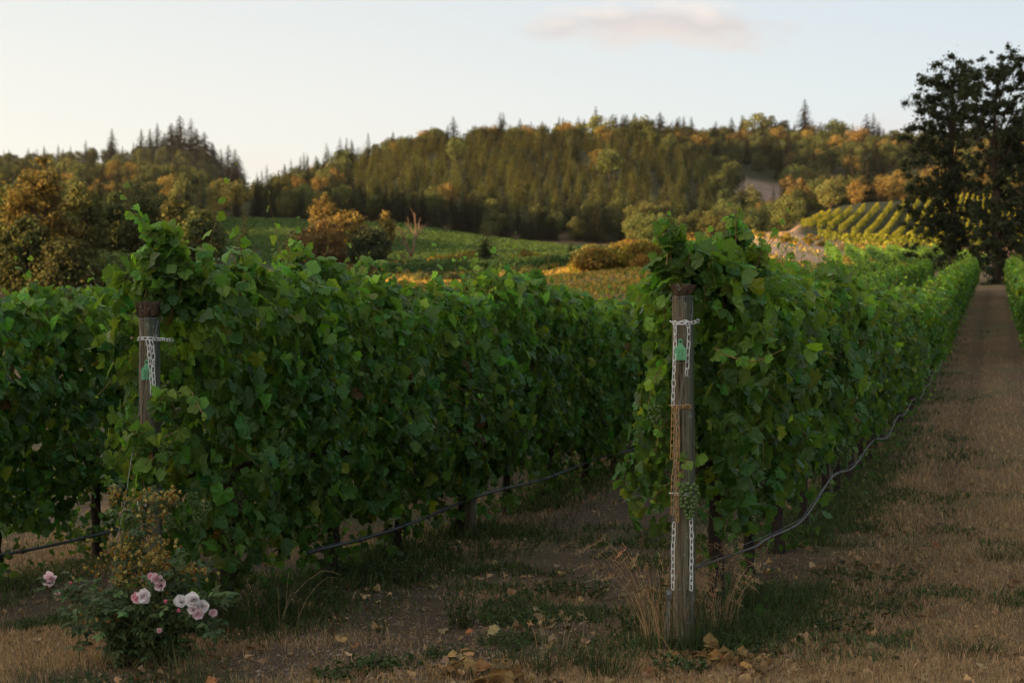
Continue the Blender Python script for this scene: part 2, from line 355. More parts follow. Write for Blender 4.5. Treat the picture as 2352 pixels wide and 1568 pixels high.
def wood(name, top=False):
    m, t, out = newmat(name); p = princ(t, 0.85, 0.15)
    tcx = N(t, 'ShaderNodeTexCoord'); mp = N(t, 'ShaderNodeMapping'); mp.inputs['Scale'].default_value = (1, 1, 0.045)
    t.links.new(tcx.outputs['Object'], mp.inputs[0])
    g = noise(t, 130, 6, 0.65, mp.outputs[0]); g2 = noise(t, 45, 3, 0.6, mp.outputs[0]); b = noise(t, 7, 4, 0.6, tcx.outputs['Object'])
    if top: r = ramp(t, g, [(0.3, (0.040, 0.026, 0.018)), (0.55, (0.10, 0.067, 0.045)), (0.75, (0.20, 0.145, 0.10))])
    else: r = ramp(t, g, [(0.3, (0.070, 0.050, 0.033)), (0.5, (0.19, 0.145, 0.098)), (0.75, (0.32, 0.26, 0.19))])
    cc = r.outputs[0]
    if not top:
        s = N(t, 'ShaderNodeSeparateXYZ'); t.links.new(tcx.outputs['Object'], s.inputs[0])
        # algae and old green preservative on the right; browner left paints in warm low light
        f = math_n(t, 'ADD', math_n(t, 'MULTIPLY', s.outputs[0], 11.0), math_n(t, 'MULTIPLY_ADD', b, 2.4, -0.62), clamp=True)
        f = math_n(t, 'MULTIPLY', f, math_n(t, 'MULTIPLY_ADD', s.outputs[2], 0.22, 0.62), clamp=True)
        cc = mix_c(t, f, cc, mix_c(t, g2, (0.055, 0.068, 0.046), (0.17, 0.195, 0.15)))
    mp2 = N(t, 'ShaderNodeMapping'); mp2.inputs['Scale'].default_value = (1, 1, 0.02); t.links.new(tcx.outputs['Object'], mp2.inputs[0])
    ck = noise(t, 60, 2, 0.5, mp2.outputs[0]); ckm = math_n(t, 'LESS_THAN', math_n(t, 'ABSOLUTE', math_n(t, 'SUBTRACT', ck, 0.5)), 0.014)
    cc = mix_c(t, math_n(t, 'MULTIPLY', ckm, 0.8), cc, (0.02, 0.015, 0.012))
    sp_ = noise(t, 22, 3, 0.6, tcx.outputs['Object']); cc = mix_c(t, math_n(t, 'MULTIPLY', math_n(t, 'GREATER_THAN', sp_, 0.63), 0.45), cc, (0.30, 0.33, 0.28))
    t.links.new(cc, p.inputs['Base Color'])
    bp = N(t, 'ShaderNodeBump'); bp.inputs['Strength'].default_value = 1.0; bp.inputs['Distance'].default_value = 0.008
    t.links.new(math_n(t, 'SUBTRACT', g2, ckm), bp.inputs['Height']); t.links.new(bp.outputs[0], p.inputs['Normal']); t.links.new(p.outputs[0], out.inputs[0])
    return m
M['post'] = wood('post_wood'); M['post_top'] = wood('post_head_wood', True)

def ground_mat():
    m, t, out = newmat('ground'); p = princ(t, 0.95, 0.08)
    at = N(t, 'ShaderNodeAttribute', attribute_name='tint')
    tcx = N(t, 'ShaderNodeTexCoord'); o = tcx.outputs['Object']
    a = noise(t, 9, 8, 0.7, o); b = noise(t, 60, 5, 0.7, o); c = noise(t, 0.35, 5, 0.6, o)
    f = math_n(t, 'ADD', math_n(t, 'ADD', math_n(t, 'MULTIPLY', a, 0.7), math_n(t, 'MULTIPLY', b, 0.6)), math_n(t, 'MULTIPLY', c, 0.5))
    r = ramp(t, f, [(0.55, (0.50, 0.50, 0.50)), (0.9, (1.0, 1.0, 1.0)), (1.25, (1.6, 1.52, 1.4))])
    r.color_ramp.elements[2].position = 1.0
    mr = N(t, 'ShaderNodeMapRange'); mr.inputs[1].default_value = 0.55; mr.inputs[2].default_value = 1.2; mr.inputs[3].default_value = 0.0; mr.inputs[4].default_value = 1.0
    t.links.new(f, mr.inputs[0]); 
    r2 = ramp(t, mr.outputs[0], [(0.0, (0.45, 0.45, 0.45)), (0.5, (0.95, 0.95, 0.95)), (1.0, (1.7, 1.6, 1.5))])
    t.links.new(mix_c(t, 1.0, at.outputs['Color'], r2.outputs[0], 'MULTIPLY'), p.inputs['Base Color'])
    bp = N(t, 'ShaderNodeBump'); bp.inputs['Strength'].default_value = 0.7; bp.inputs['Distance'].default_value = 0.03
    t.links.new(f, bp.inputs['Height']); t.links.new(bp.outputs[0], p.inputs['Normal'])
    t.links.new(p.outputs[0], out.inputs[0]); return m
M['ground'] = ground_mat()

# ------------------------------------------------------------------ ground sheet
def ground_col(x, y):
    s, t = st(x, y); r = np.hypot(x, y); px = px_of(x, y)
    n1 = fbm(x / 1.1, y / 1.1, 4); n2 = fbm(x / 8 + 9, y / 8, 4)
    soil = np.array([.115, .083, .056]); dry = np.array([.18, .115, .063]); green = np.array([.075, .092, .038]); litter = np.array([.10, .075, .055])
    c = np.empty(x.shape + (3,)); c[:] = dry
    trk = fbm(s * 1.6 + 3, t * .16, 4); c = c * (.72 + .6 * trk)[..., None]
    def put(w, k):
        nonlocal c
        c = c * (1 - w[..., None]) + k * w[..., None]
    rut = (np.exp(-((s - .95) / .20) ** 2) + np.exp(-((s - 2.0) / .20) ** 2)) * sstep(-.5, 2, t); put(rut * .55, np.array([.10, .066, .040]))
    between = sstep(-2.7, -2.2, s) * sstep(-.35, -.7, s)
    put(between * sstep(.30, .45, n1 + .1 * (t < 3)), soil)
    left = sstep(-2.9, -3.2, s); put(left * sstep(.45, .55, n1), soil)
    for sr in (0, -2.77, -5.4):
        put(np.exp(-((s - sr) / .38) ** 2) * sstep(.3, .5, n1) * .85, litter)
    put(sstep(.52, .68, fbm(x / 2.2 + 31, y / 2.2, 4)) * .45 * sstep(80, 40, r), green)
    # farther land
    w = sstep(75, 110, y)
    put(w, np.array([.17, .115, .062]) * (.8 + .5 * n2)[..., None])
    valley = sstep(195, 205, y) * sstep(325, 315, y) * sstep(1420, 1350, px)
    put(valley, np.array([.05, .082, .030]))
    put(sstep(148, 165, y) * sstep(330, 320, y) * sstep(1690, 1740, px) * sstep(2000, 1900, px), np.array([.44, .29, .19]) * (.75 + .6 * n2)[..., None])
    put(sstep(225, 245, y) * sstep(345, 335, y) * sstep(1810, 1850, px), np.array([.035, .042, .018]))
    put(sstep(325, 345, y), np.array([.045, .048, .024]))
    put(sstep(420, 440, y) * sstep(535, 520, y) * sstep(1640, 1690, px) * sstep(1860, 1810, px), np.array([.26, .18, .14]) * (.8 + .5 * n2)[..., None])
    put(sstep(745, 775, y) * sstep(880, 865, y) * sstep(60, 130, px) * sstep(330, 290, px), np.array([.38, .24, .15]) * (.8 + .5 * n2)[..., None])
    return c
az = np.concatenate([np.linspace(-180, -30, 80)[:-1], np.linspace(-30, -21.5, 30)[:-1], np.linspace(-21.5, 21.5, 620), np.linspace(21.5, 30, 12)[1:], np.linspace(30, 180, 50)[1:]])
az = az[:-1]
rr = 1.2 * np.exp(np.arange(0, 640) * 0.0112)
A_, R_ = np.meshgrid(np.radians(az), rr)
X_, Y_ = R_ * np.sin(A_), R_ * np.cos(A_)
Z_ = H(X_, Y_)
nr, na = X_.shape
V = np.stack([X_, Y_, Z_], -1).reshape(-1, 3)
i = np.arange(nr - 1)[:, None] * na; j = np.arange(na)[None]
Q = np.stack([i + (j + 1) % na, i + j, i + na + j, i + na + (j + 1) % na], -1).reshape(-1, 4)
C = ground_col(X_, Y_).reshape(-1, 3)
V = np.concatenate([V, [[0, 0, Z_[0].mean()]]]); C = np.concatenate([C, C[:1]])
me = mesh_from('ground', V, Q[:, ::-1], [M['ground']], None, C, None, True)
tag(obj('ground', me), kind='structure')

# ------------------------------------------------------------------ leaves
def leaf_tmpl(half, fold=0.15, droop=0.25, wave=0.06, ph=0.0):
    pts = [(math.sin(R(90 - a)) * r, 0) for a, r in half]
    P = [(r * math.cos(R(a)), r * math.sin(R(a))) for a, r in half]
    L = [(-x, y) for x, y in P[::-1][1:]]
    o = np.array(P + L); n = len(o)
    V = np.concatenate([[[0, 0]], o])
    r2 = (V ** 2).sum(1); th = np.arctan2(V[:, 0], V[:, 1])
    z = fold * np.abs(V[:, 0]) - droop * r2 + wave * np.sin(3.1 * th * 2 + ph) * r2
    T = np.array([[0, k + 1, k + 2] for k in range(n - 1)])
    return np.concatenate([V, z[:, None]], 1), T, V
HALF = [(-80, .22), (-68, .54), (-55, .58), (-45, .68), (-32, .64), (-18, .72), (-5, .76), (6, .88), (16, .82), (28, .80), (40, .72), (50, .80), (60, .82), (68, .91), (79, .87), (90, 1.02)]
HALF_LO = [(-75, .44), (-30, .66), (10, .85), (42, .73), (68, .88), (90, 1.02)]
TMPL = [leaf_tmpl(HALF, f, d, w, p) for f, d, w, p in ((.15, .25, .10, 0), (.35, .10, .14, 1.5), (-.15, .42, .12, 3), (.60, .30, .08, 4.4), (.05, .60, .16, 2.2), (-.3, .1, .18, .8), (.85, .15, .1, 5))]
TMPL_LO = [leaf_tmpl(HALF_LO, f, d, w, p) for f, d, w, p in ((.2, .25, .08, 0), (-.1, .35, .09, 3), (.4, .2, .06, 4.4))]
def place(acc, tmpls, pos, Yd, Nd, size, tint, m=0):
    pos, Yd, Nd = map(np.asarray, (pos, Yd, Nd)); n = len(pos)
    Nn = nrm(Nd); Yn = nrm(Yd - (Yd * Nn).sum(1, keepdims=True) * Nn); Xn = np.cross(Yn, Nn)
    which = rng.integers(0, len(tmpls), n)
    for w, (tv, tt, uv) in enumerate(tmpls):
        k = np.where(which == w)[0]
        if not len(k): continue
        s = size[k][:, None, None]
        xs = rng.uniform(.78, 1.12, (len(k), 1, 1)); zsc = rng.uniform(.3, 1.7, (len(k), 1, 1))
        V = pos[k][:, None] + s * (Xn[k][:, None] * tv[None, :, :1] * xs + Yn[k][:, None] * tv[None, :, 1:2] + Nn[k][:, None] * tv[None, :, 2:] * zsc)
        T = (tt[None] + (np.arange(len(k)) * len(tv))[:, None, None]).reshape(-1, 3)
        acc.add(V.reshape(-1, 3), T, np.repeat(tint[k], len(tv), 0), np.tile(uv, (len(k), 1)), m)
def leaf_tints(n, young=None):
    """natural variation from one leaf to the next; young = 0..1, young growth plus painted top light"""
    b = rng.lognormal(0, .30, n)
    t = np.stack([b * rng.normal(1, .18, n), b, b * rng.normal(1, .15, n)], 1)
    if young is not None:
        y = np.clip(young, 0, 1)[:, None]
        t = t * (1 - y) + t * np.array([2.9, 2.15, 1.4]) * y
    k = rng.random(n) < .035; t[k] = np.array([3.2, 1.6, .9]) * b[k][:, None]       # yellowing
    k = rng.random(n) < .006; t[k] = np.array([2.2, .45, .8]) * b[k][:, None]      # brown-red
    return np.clip(t, .1, 6)

# ------------------------------------------------------------------ grape vines
# local frame: x along the row, y across it, z up
def vine_leaves(acc, nleaf, tmpls, size, low_=1.0, half=.70, top=2.01, bot=.26, seed=0, wid=.30, shoots=5):
    sd = seed * 3.7
    x = rng.uniform(-half, half, nleaf * 2); z = bot + (top - bot) * rng.random(nleaf * 2) ** .85
    low = bot + .33 * fbm(x * 2.2 + sd, 0 * x + 3, 3) * 1.6
    hi = top - .60 * fbm(x * 2.6 + sd, 0 * x + 9, 3) + .27
    keep = (z > low) & (z < hi) & (rng.random(nleaf * 2) < sstep(bot - .05, bot + .5, z) * .8 + .2)
    x, z = x[keep][:nleaf], z[keep][:nleaf]; n = len(x)
    side = np.where(rng.random(n) < .5, -1., 1.)
    w = wid * np.interp(z, [bot, .8, 1.3, 1.8, 2.1], [.55, .95, 1.05, .85, .45]) * (.15 + 1.7 * fbm(x * 2.3 + sd, z * 2.3 + 7 * side, 3))
    y = side * w * (1 - .75 * rng.random(n) ** 2.2) + rng.normal(0, .02, n)
    up = sstep(1.55, 2.0, z); sky_ = sstep(1.15, 2.0, z)  # sky_: young growth, and overhead light painted into the upper leaves' tint
    nd = np.stack([rng.normal(0, .65, n), side * (.9 - .5 * up), .30 + .9 * up + rng.normal(0, .5, n)], 1)
    yd = np.stack([rng.normal(0, .8, n), side * .45 + rng.normal(0, .4, n), -.9 + rng.normal(0, .5, n) + up * .6], 1)
    sz = size * rng.choice([.55, .75, .95, 1.1, 1.3], n, p=[.12, .22, .33, .23, .10]) * rng.uniform(.88, 1.12, n)
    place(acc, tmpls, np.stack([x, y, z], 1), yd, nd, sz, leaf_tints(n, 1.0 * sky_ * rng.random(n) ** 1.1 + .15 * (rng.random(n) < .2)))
    for q in range(shoots):
        shoot(acc, tmpls, (rng.uniform(-half, half), rng.normal(0, .10), top - .30), (rng.normal(0, .25), rng.normal(0, .22), 1), rng.uniform(.22, .58), size, 0)
    # suckers at the foot and strands hanging from the fruiting zone
    m = 70; xx = rng.normal(0, .16, m); yy = rng.normal(0, .12, m); zz = rng.uniform(.03, .34, m) * (1 if seed % 2 else .7); kk = rng.random(m) < (.9 if seed % 3 else .35) * low_
    xx, yy, zz = xx[kk], yy[kk], zz[kk]; m = len(xx)
    place(acc, tmpls, np.stack([xx, yy, zz], 1), rng.normal(0, 1, (m, 3)) * [1, 1, .5] - [0, 0, .3], rng.normal(0, .5, (m, 3)) + [0, 0, .7], size * rng.uniform(.4, .85, m), leaf_tints(m) * .9)
    m = 110; xx = rng.uniform(-half, half, m); zz = rng.uniform(.10, .62, m) ** 1.0; kk = (fbm(xx * 3 + sd, zz * 2, 2) > .47) & (rng.random(m) < low_); xx, zz = xx[kk], zz[kk]; m = len(xx)
    place(acc, tmpls, np.stack([xx, rng.normal(0, .13, m), zz], 1), rng.normal(0, .7, (m, 3)) - [0, 0, .8], rng.normal(0, .7, (m, 3)) + [0, 0, .3], size * rng.uniform(.5, 1.0, m), leaf_tints(m) * .9)
    for q in range(int(7 * low_)):
        s2 = random.choice((-1, 1)); shoot(acc, tmpls, (rng.uniform(-half, half), s2 * rng.uniform(.05, .2), rng.uniform(.42, .62)), (rng.normal(0, .7), s2 * .5, -.7), rng.uniform(.15, .38), size * .8, .4)
    for q in range(4):
        x0_ = rng.uniform(-half, half); y0_ = rng.choice((-1, 1)) * rng.uniform(.08, .19); v, t = tube(spline([(x0_, 0, .8), (x0_ + rng.normal(0, .06), y0_ * .8, 1.15), (x0_ + rng.normal(0, .1), y0_, 1.55), (x0_ + rng.normal(0, .14), y0_ * .7, top)], 9), .0026, 4, False); acc.add(v, t, (1, .8, .6), None, 1)
    for q in range(shoots // 2):
        s2 = random.choice((-1, 1))
        shoot(acc, tmpls, (rng.uniform(-half, half), s2 * rng.uniform(.1, .22), rng.uniform(.75, 1.6)), (rng.normal(0, .5), s2 * .9, -.2), rng.uniform(.2, .35), size, .5)
def shoot(acc, tmpls, p0, d, L, size, droop, m_leaf=0, m_cane=1, every=.055):
    n = max(4, int(L / every)); d = np.array(d, float); d /= np.linalg.norm(d)
    s = np.linspace(0, L, n)
    bend = rng.normal(0, .22, 3)
    P = np.array(p0)[None] + d[None] * s[:, None] + bend[None] * (s[:, None] ** 2) / L - np.array([0, 0, 1.])[None] * droop * (s[:, None] ** 2) / L
    v, t = tube(P, np.linspace(.0035, .0012, n), 4, False); acc.add(v, t, (1, 1, 1), None, m_cane)
    f = s / L; sz = size * np.interp(f, [0, .6, 1], [1.0, .8, .25]) * rng.uniform(.8, 1.15, n)
    a = rng.uniform(0, 6.28) + np.arange(n) * 2.6
    out = np.stack([np.cos(a), np.sin(a), 0 * a], 1)
    pet = out * (sz * .55)[:, None] + np.array([0, 0, .25])[None] * sz[:, None]
    yd = out + np.array([0, 0, -.35]) + rng.normal(0, .35, (n, 3)); nd = np.array([0, 0, 1.]) * .7 + out * .7 + rng.normal(0, .35, (n, 3))
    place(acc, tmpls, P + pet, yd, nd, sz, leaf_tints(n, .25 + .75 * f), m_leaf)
def vine_trunk(acc, seed, m=0, k=9):
    r = np.random.default_rng(seed)
    z = np.linspace(-.06, .82, 12)
    P = np.stack([np.cumsum(r.normal(0, .012, 12)), np.cumsum(r.normal(0, .008, 12)), z], 1); P -= [P[0, 0], P[0, 1], 0]
    v, t = tube(P, np.interp(z, [0, .1, .6, .82], [.052, .038, .034, .045]) * r.uniform(.85, 1.2), k, True, .14); acc.add(v, t, (1, 1, 1), None, m)
    for s in (-1, 1):
        Q = spline([P[-2], P[-1] + [s * .12, 0, .05], P[-1] + [s * .4, r.normal(0, .02), .06], P[-1] + [s * .62, 0, .04]], 9)
        v, t = tube(Q, np.linspace(.026, .010, 9), 6, True, .1); acc.add(v, t, (1, 1, 1), None, m)
def icos():
    a = np.linspace(0, np.pi, 6)[1:-1]; V = [[0, 0, 1]]
    for q in a: V += [[math.sin(q) * math.cos(b), math.sin(q) * math.sin(b), math.cos(q)] for b in np.arange(8) / 8 * 2 * np.pi]
    V += [[0, 0, -1]]; T = []
    for k in range(8):
        T.append([0, 1 + k, 1 + (k + 1) % 8]); T.append([33, 25 + (k + 1) % 8, 25 + k])
        for l in range(3):
            A = 1 + l * 8 + k; B = 1 + l * 8 + (k + 1) % 8; T += [[A, A + 8, B + 8], [A, B + 8, B]]
    return np.array(V, float), np.array(T)
ICO = icos()
def bunch_mesh(L=.15, n=60, mat='grape'):
    a = Acc()
    for q in range(n):
        f = q / n; w = .036 * math.sin(math.pi * min(1, .25 + f * .75)) ** .8
        th = q * 2.4; p = np.array([math.cos(th) * w, math.sin(th) * w, -f * L]) + rng.normal(0, .003, 3)
        a.add(ICO[0] * rng.uniform(.0072, .0092) + p, ICO[1], (1, 1, 1))
    v, t = tube([[0, 0, .05], [0, 0, 0], [0, 0, -L * .8]], .002, 4); a.add(v, t)
    return a.mesh('grape_bunch', [M[mat]], True)
BUNCH = [bunch_mesh(.15, 66), bunch_mesh(.11, 44), bunch_mesh(.13, 52, 'grape_dark')]
NEAR_F, NEAR_T = [], []
for q in range(8):
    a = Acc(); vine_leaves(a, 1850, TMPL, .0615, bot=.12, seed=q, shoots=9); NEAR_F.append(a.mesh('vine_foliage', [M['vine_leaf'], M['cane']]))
    a = Acc(); vine_trunk(a, 40 + q); NEAR_T.append(a.mesh('vine_trunk', [M['trunk_vine']], True))
NEAR_A = []
for q in range(6):
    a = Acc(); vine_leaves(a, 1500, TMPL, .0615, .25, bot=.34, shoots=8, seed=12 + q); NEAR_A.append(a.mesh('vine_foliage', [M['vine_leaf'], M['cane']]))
MID = []
for q in range(7):
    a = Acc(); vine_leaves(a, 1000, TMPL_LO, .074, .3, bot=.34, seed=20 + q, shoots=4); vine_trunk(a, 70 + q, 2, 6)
    MID.append(a.mesh('vine_mid', [M['vine_far'], M['cane'], M['trunk_vine']]))
ROWANG = math.atan2(DY, DX)
ROWS = {'A': (0.0, .75, 88, 'the right post'), 'B': (-2.77, .38, 90, 'the left post'), 'C': (-5.4, .35, 86, 'the far left hedge'),
        'D': (-8.1, 18, 84, ''), 'Z': (2.38, 33, 80, '')}
ORD = ['first', 'second', 'third', 'fourth', 'fifth', 'sixth', 'seventh', 'eighth', 'ninth', 'tenth']
first_vine = {}
for row, (s0, t0, t1, nm) in ROWS.items():
    k = 0; t = t0
    while t < t1:
        x, y = xy(s0 + rng.normal(0, .02), t); g = G(x, y); d = math.hypot(x, y)
        hs = 1.0 + rng.normal(0, .035) + (.085 if row == 'C' else (.025 if row == 'B' and k < 6 else 0))
        flip = 0 if rng.random() < .5 else math.pi
        if d < 24:
            e = empty('grape_vine', (x, y, g), ROWANG + flip)
            if nm and k < 10:
                lb = {'A': f'{ORD[k]} grape vine behind the right wooden post, counting back along its row',
                      'B': f'{ORD[k]} grape vine behind the left wooden post, counting back along its row',
                      'C': f'{ORD[k]} grape vine from the front in the leftmost row beyond the rose bush'}[row]
            else:
                lb = {'A': 'grape vine farther down the right-hand row beside the dry grass path', 'B': 'grape vine farther down the middle row, partly behind the right post',
                      'C': 'grape vine farther down the leftmost row behind the middle row'}.get(row)
            tag(e, lb, 'grape vine', 'grape vines in trellised rows')
            obj('foliage', NEAR_A[(k * 5) % 6] if row == 'A' else NEAR_F[(k * 3 + ord(row)) % 8], e, sc=(1, 1, hs)); obj('trunk', NEAR_T[(k * 5 + ord(row)) % 8], e)
            if k < 4: first_vine[(row, k)] = e
            nb = {'A': 3, 'B': 4, 'C': 2}.get(row, 0) if d < 16 else 0
            for q in range(nb):
                sd = 1 if (row == 'B') == (flip == 0) else -1
                sd = random.choice((1, -1)) if row == 'A' else (-1 if flip == 0 else 1)
                b = obj('grape_bunch', BUNCH[random.choice((0, 0, 1, 1, 2))], e, (rng.uniform(-.55, .55), sd * rng.uniform(.17, .24), rng.uniform(.55, .82)), rng.uniform(0, 6), rng.uniform(.85, 1.15))
        else:
            o = obj('grape_vine', MID[rng.integers(0, 7)], None, (x, y, g), ROWANG + flip, (1.02, 1.05, hs * 1.02))
            lb = {'A': 'distant grape vine merging into the long right-hand hedge row', 'B': 'distant grape vine merging into the second hedge row, seen over the right-hand row',
                  'C': 'distant grape vine merging into the third hedge row from the path', 'D': 'distant grape vine in the fourth hedge row from the path',
                  'Z': 'distant grape vine in the row on the right side of the grass path'}[row]
            tag(o, lb, 'grape vine', 'grape vines in trellised rows')
        t += 1.25; k += 1

# extra shoots around the two posts, parts of the first vines
def local_of(e, P):
    m = e.matrix_basis.inverted(); return np.array([list(m @ Vector(p)) for p in P])
def world_shoot(e, pts, size, name='shoot', every=.06, young=0.4, endf=.3, cr=.004):
    bpy.context.view_layer.update()
    P = spline(local_of(e, pts), max(6, int(sum(np.linalg.norm(np.diff(np.array(pts), axis=0), axis=1)) / every)))
    a = Acc(); n = len(P)
    v, t = tube(P, np.linspace(cr, .0018, n), 5, False); a.add(v, t, (1, 1, 1), None, 1)
    f = np.linspace(0, 1, n); sz = size * np.interp(f, [0, .55, 1], [1.05, .8, endf]) * rng.uniform(.8, 1.15, n)
    an = rng.uniform(0, 6.28) + np.arange(n) * 2.6
    side = np.stack([np.cos(an), np.sin(an), .1 * np.sin(an * 2)], 1)
    Pl = P + side * (sz * .6)[:, None]
    for q in range(n):
        v, t = tube([P[q], (P[q] + Pl[q]) / 2 + [0, 0, .008], Pl[q]], .0012, 4, False); a.add(v, t, (1.2, .9, .8), None, 1)
    # leaves face the open side of the canopy
    loc = local_of(e, [(0, 0, CAM_H)])[0]; tow = nrm(loc[None] - P)
    nd = tow * .7 + np.array([0, 0, .6]) + rng.normal(0, .42, (n, 3)); yd = side * .7 + np.array([0, 0, -.7]) + rng.normal(0, .3, (n, 3))
    place(a, TMPL, Pl, yd, nd, sz, leaf_tints(n, young + .6 * f))
    return obj(name, a.mesh(name, [M['vine_leaf'], M['cane']]), e)
def W(px, py, depth): return ((px - 1176) / FPX * depth, depth, CAM_H + (760 - py) / FPX * depth)
fB, fA = first_vine[('B', 0)], first_vine[('A', 0)]
def leaf_mass(e, blobs, size, name='crown_leaves'):
    bpy.context.view_layer.update(); a = Acc(); eye = local_of(e, [(0, 0, CAM_H)])[0]
    for (px, py, dep, rx, rz, n) in blobs:
        c = local_of(e, [W(px, py, dep)])[0]; d = nrm(rng.normal(0, 1, (n, 3))) * (rng.random((n, 1)) ** .4) * [rx, min(rx, .16), rz]
        P = c + d; out = nrm(d / [rx, min(rx, .16), rz]); tow = nrm(eye[None] - P)
        nd = out * .6 + tow * .35 + [0, 0, .45] + rng.normal(0, .45, (n, 3)); yd = out * .5 + [0, 0, -.6] + rng.normal(0, .5, (n, 3))
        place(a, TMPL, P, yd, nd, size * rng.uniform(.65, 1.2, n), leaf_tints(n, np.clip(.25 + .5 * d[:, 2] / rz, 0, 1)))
        for q in range(4):
            v, t = tube(spline([c + [rng.normal(0, .04), 0, -rz * 1.2], c + rng.normal(0, rx * .3, 3), c + [rng.normal(0, rx * .4), rng.normal(0, .05), rz * .9]], 8), np.linspace(.004, .0015, 8), 5); a.add(v, t, (1, 1, 1), None, 1)
    obj(name, a.mesh(name, [M['vine_leaf'], M['cane']]), e)
leaf_mass(fA, [(1570, 600, 7.26, .11, .15, 55), (1625, 610, 7.35, .14, .16, 75), (1690, 555, 7.38, .07, .17, 42), (1740, 610, 7.45, .07, .15, 36), (1545, 640, 7.25, .08, .13, 35), (1665, 655, 7.3, .14, .13, 60), (1540, 545, 7.2, .05, .12, 20)], .062)
leaf_mass(fB, [(338, 1085, 7.39, .07, .09, 20), (318, 1010, 7.38, .07, .07, 16), (375, 930, 7.40, .06, .07, 14), (355, 590, 7.6, .09, .18, 60), (390, 615, 7.65, .11, .17, 70), (445, 660, 7.75, .13, .13, 60), (345, 650, 7.58, .08, .12, 40), (390, 680, 7.65, .16, .13, 70), (380, 555, 7.62, .08, .10, 26)], .060)
for (k_, bl) in ((1, [(552, 620, 8.3, .09, .14, 45), (600, 650, 8.5, .14, .10, 40)]), (2, [(690, 600, 9.6, .10, .13, 45), (750, 625, 9.8, .16, .12, 50)]), (3, [(850, 630, 11.2, .16, .12, 50)])):
    leaf_mass(first_vine[('B', k_)], bl, .062)
world_shoot(fB, [W(400, 690, 7.62), W(380, 600, 7.6), W(345, 540, 7.55), W(318, 500, 7.55), W(300, 478, 7.5), W(284, 425, 7.5)], .056, every=.06, young=.4, endf=.45, cr=.0055)
world_shoot(fB, [W(340, 520, 7.55), W(322, 495, 7.5), W(296, 490, 7.5), W(286, 470, 7.5)], .035, every=.06, young=.5, cr=.003)
world_shoot(fB, [W(420, 700, 7.7), W(400, 620, 7.7), W(360, 560, 7.65)], .064, every=.045)
world_shoot(fB, [W(350, 690, 7.62), W(335, 640, 7.6), W(330, 590, 7.62), W(352, 545, 7.62)], .062, every=.045)
world_shoot(fB, [W(470, 690, 7.8), W(450, 640, 7.75), W(430, 570, 7.7)], .06, every=.045)
world_shoot(first_vine[('B', 1)], [W(720, 620, 9.6), W(700, 580, 9.5), W(690, 560, 9.4)], .055, every=.05, young=.6)
world_shoot(first_vine[('B', 2)], [W(650, 640, 9.2), W(648, 600, 9.2), W(640, 575, 9.2)], .05, every=.05, young=.6)
world_shoot(fB, [W(555, 700, 8.2), W(560, 620, 8.2), W(552, 570, 8.1), W(540, 528, 8.1)], .060, every=.05, young=.6, endf=.55, cr=.005)
world_shoot(fB, [W(420, 900, 7.5), W(385, 905, 7.38), W(360, 930, 7.35)], .06, every=.05)
world_shoot(fB, [W(420, 980, 7.55), W(360, 1010, 7.38), W(300, 1000, 7.38), W(272, 1040, 7.4)], .062, every=.04)
world_shoot(fB, [W(400, 1040, 7.5), W(350, 1050, 7.36), W(300, 1100, 7.38)], .06, every=.05)
world_shoot(fB, [W(440, 900, 7.45), W(455, 930, 7.35), W(470, 960, 7.3)], .062, every=.05)
world_shoot(fB, [W(330, 700, 7.75), W(300, 730, 7.7), W(302, 760, 7.7)], .06, every=.05)
world_shoot(fA, [W(1590, 620, 7.25), W(1570, 560, 7.2), W(1550, 520, 7.2), W(1530, 490, 7.15)], .066, every=.04)
world_shoot(fA, [W(1560, 640, 7.25), W(1530, 600, 7.2), W(1515, 560, 7.15), W(1505, 530, 7.15)], .064, every=.05)
world_shoot(fA, [W(1680, 620, 7.35), W(1690, 560, 7.3), W(1690, 510, 7.3), W(1700, 480, 7.25)], .072, every=.045, young=.6)
world_shoot(fA, [W(1620, 630, 7.3), W(1625, 570, 7.3), W(1640, 525, 7.25)], .068, every=.04)
world_shoot(fA, [W(1730, 640, 7.4), W(1745, 590, 7.4), W(1750, 550, 7.35)], .062, every=.06)
world_shoot(fA, [W(1560, 700, 7.2), W(1530, 690, 7.15), W(1525, 760, 7.15)], .06, every=.045)
world_shoot(fA, [W(1570, 830, 7.2), W(1520, 850, 7.1), W(1500, 880, 7.1), W(1490, 930, 7.1)], .068, every=.045)
world_shoot(fA, [W(1565, 950, 7.18), W(1520, 980, 7.1), W(1505, 1040, 7.1)], .062, every=.055)
world_shoot(fA, [W(1600, 1040, 7.1), W(1575, 1060, 6.93), W(1560, 1110, 6.92)], .05, every=.08)
world_shoot(fA, [W(1640, 800, 7.0), W(1680, 820, 6.9), W(1740, 830, 6.88), W(1800, 800, 6.9)], .062, every=.06, young=.6)
world_shoot(fA, [W(1560, 1100, 7.2), W(1520, 1120, 7.12), W(1500, 1150, 7.12)], .055, every=.06)
bpy.context.view_layer.update()
p = local_of(fA, [W(1583, 1110, 6.93)])[0]; obj('grape_bunch', BUNCH[0], fA, p, 0, 1.15)
p = local_of(fA, [W(1505, 930, 7.1)])[0]; obj('grape_bunch', BUNCH[1], fA, p, 0, .9)
p = local_of(fB, [W(380, 1015, 7.4)])[0]; obj('grape_bunch', BUNCH[1], fB, p, 1, .9)
for qx, qy in ((470, 1150), (455, 1170), (440, 1130), (385, 1180)):
    p = local_of(fB, [W(qx, qy, 7.5)])[0]; obj('grape_bunch', BUNCH[1], fB, p, qx, .75)

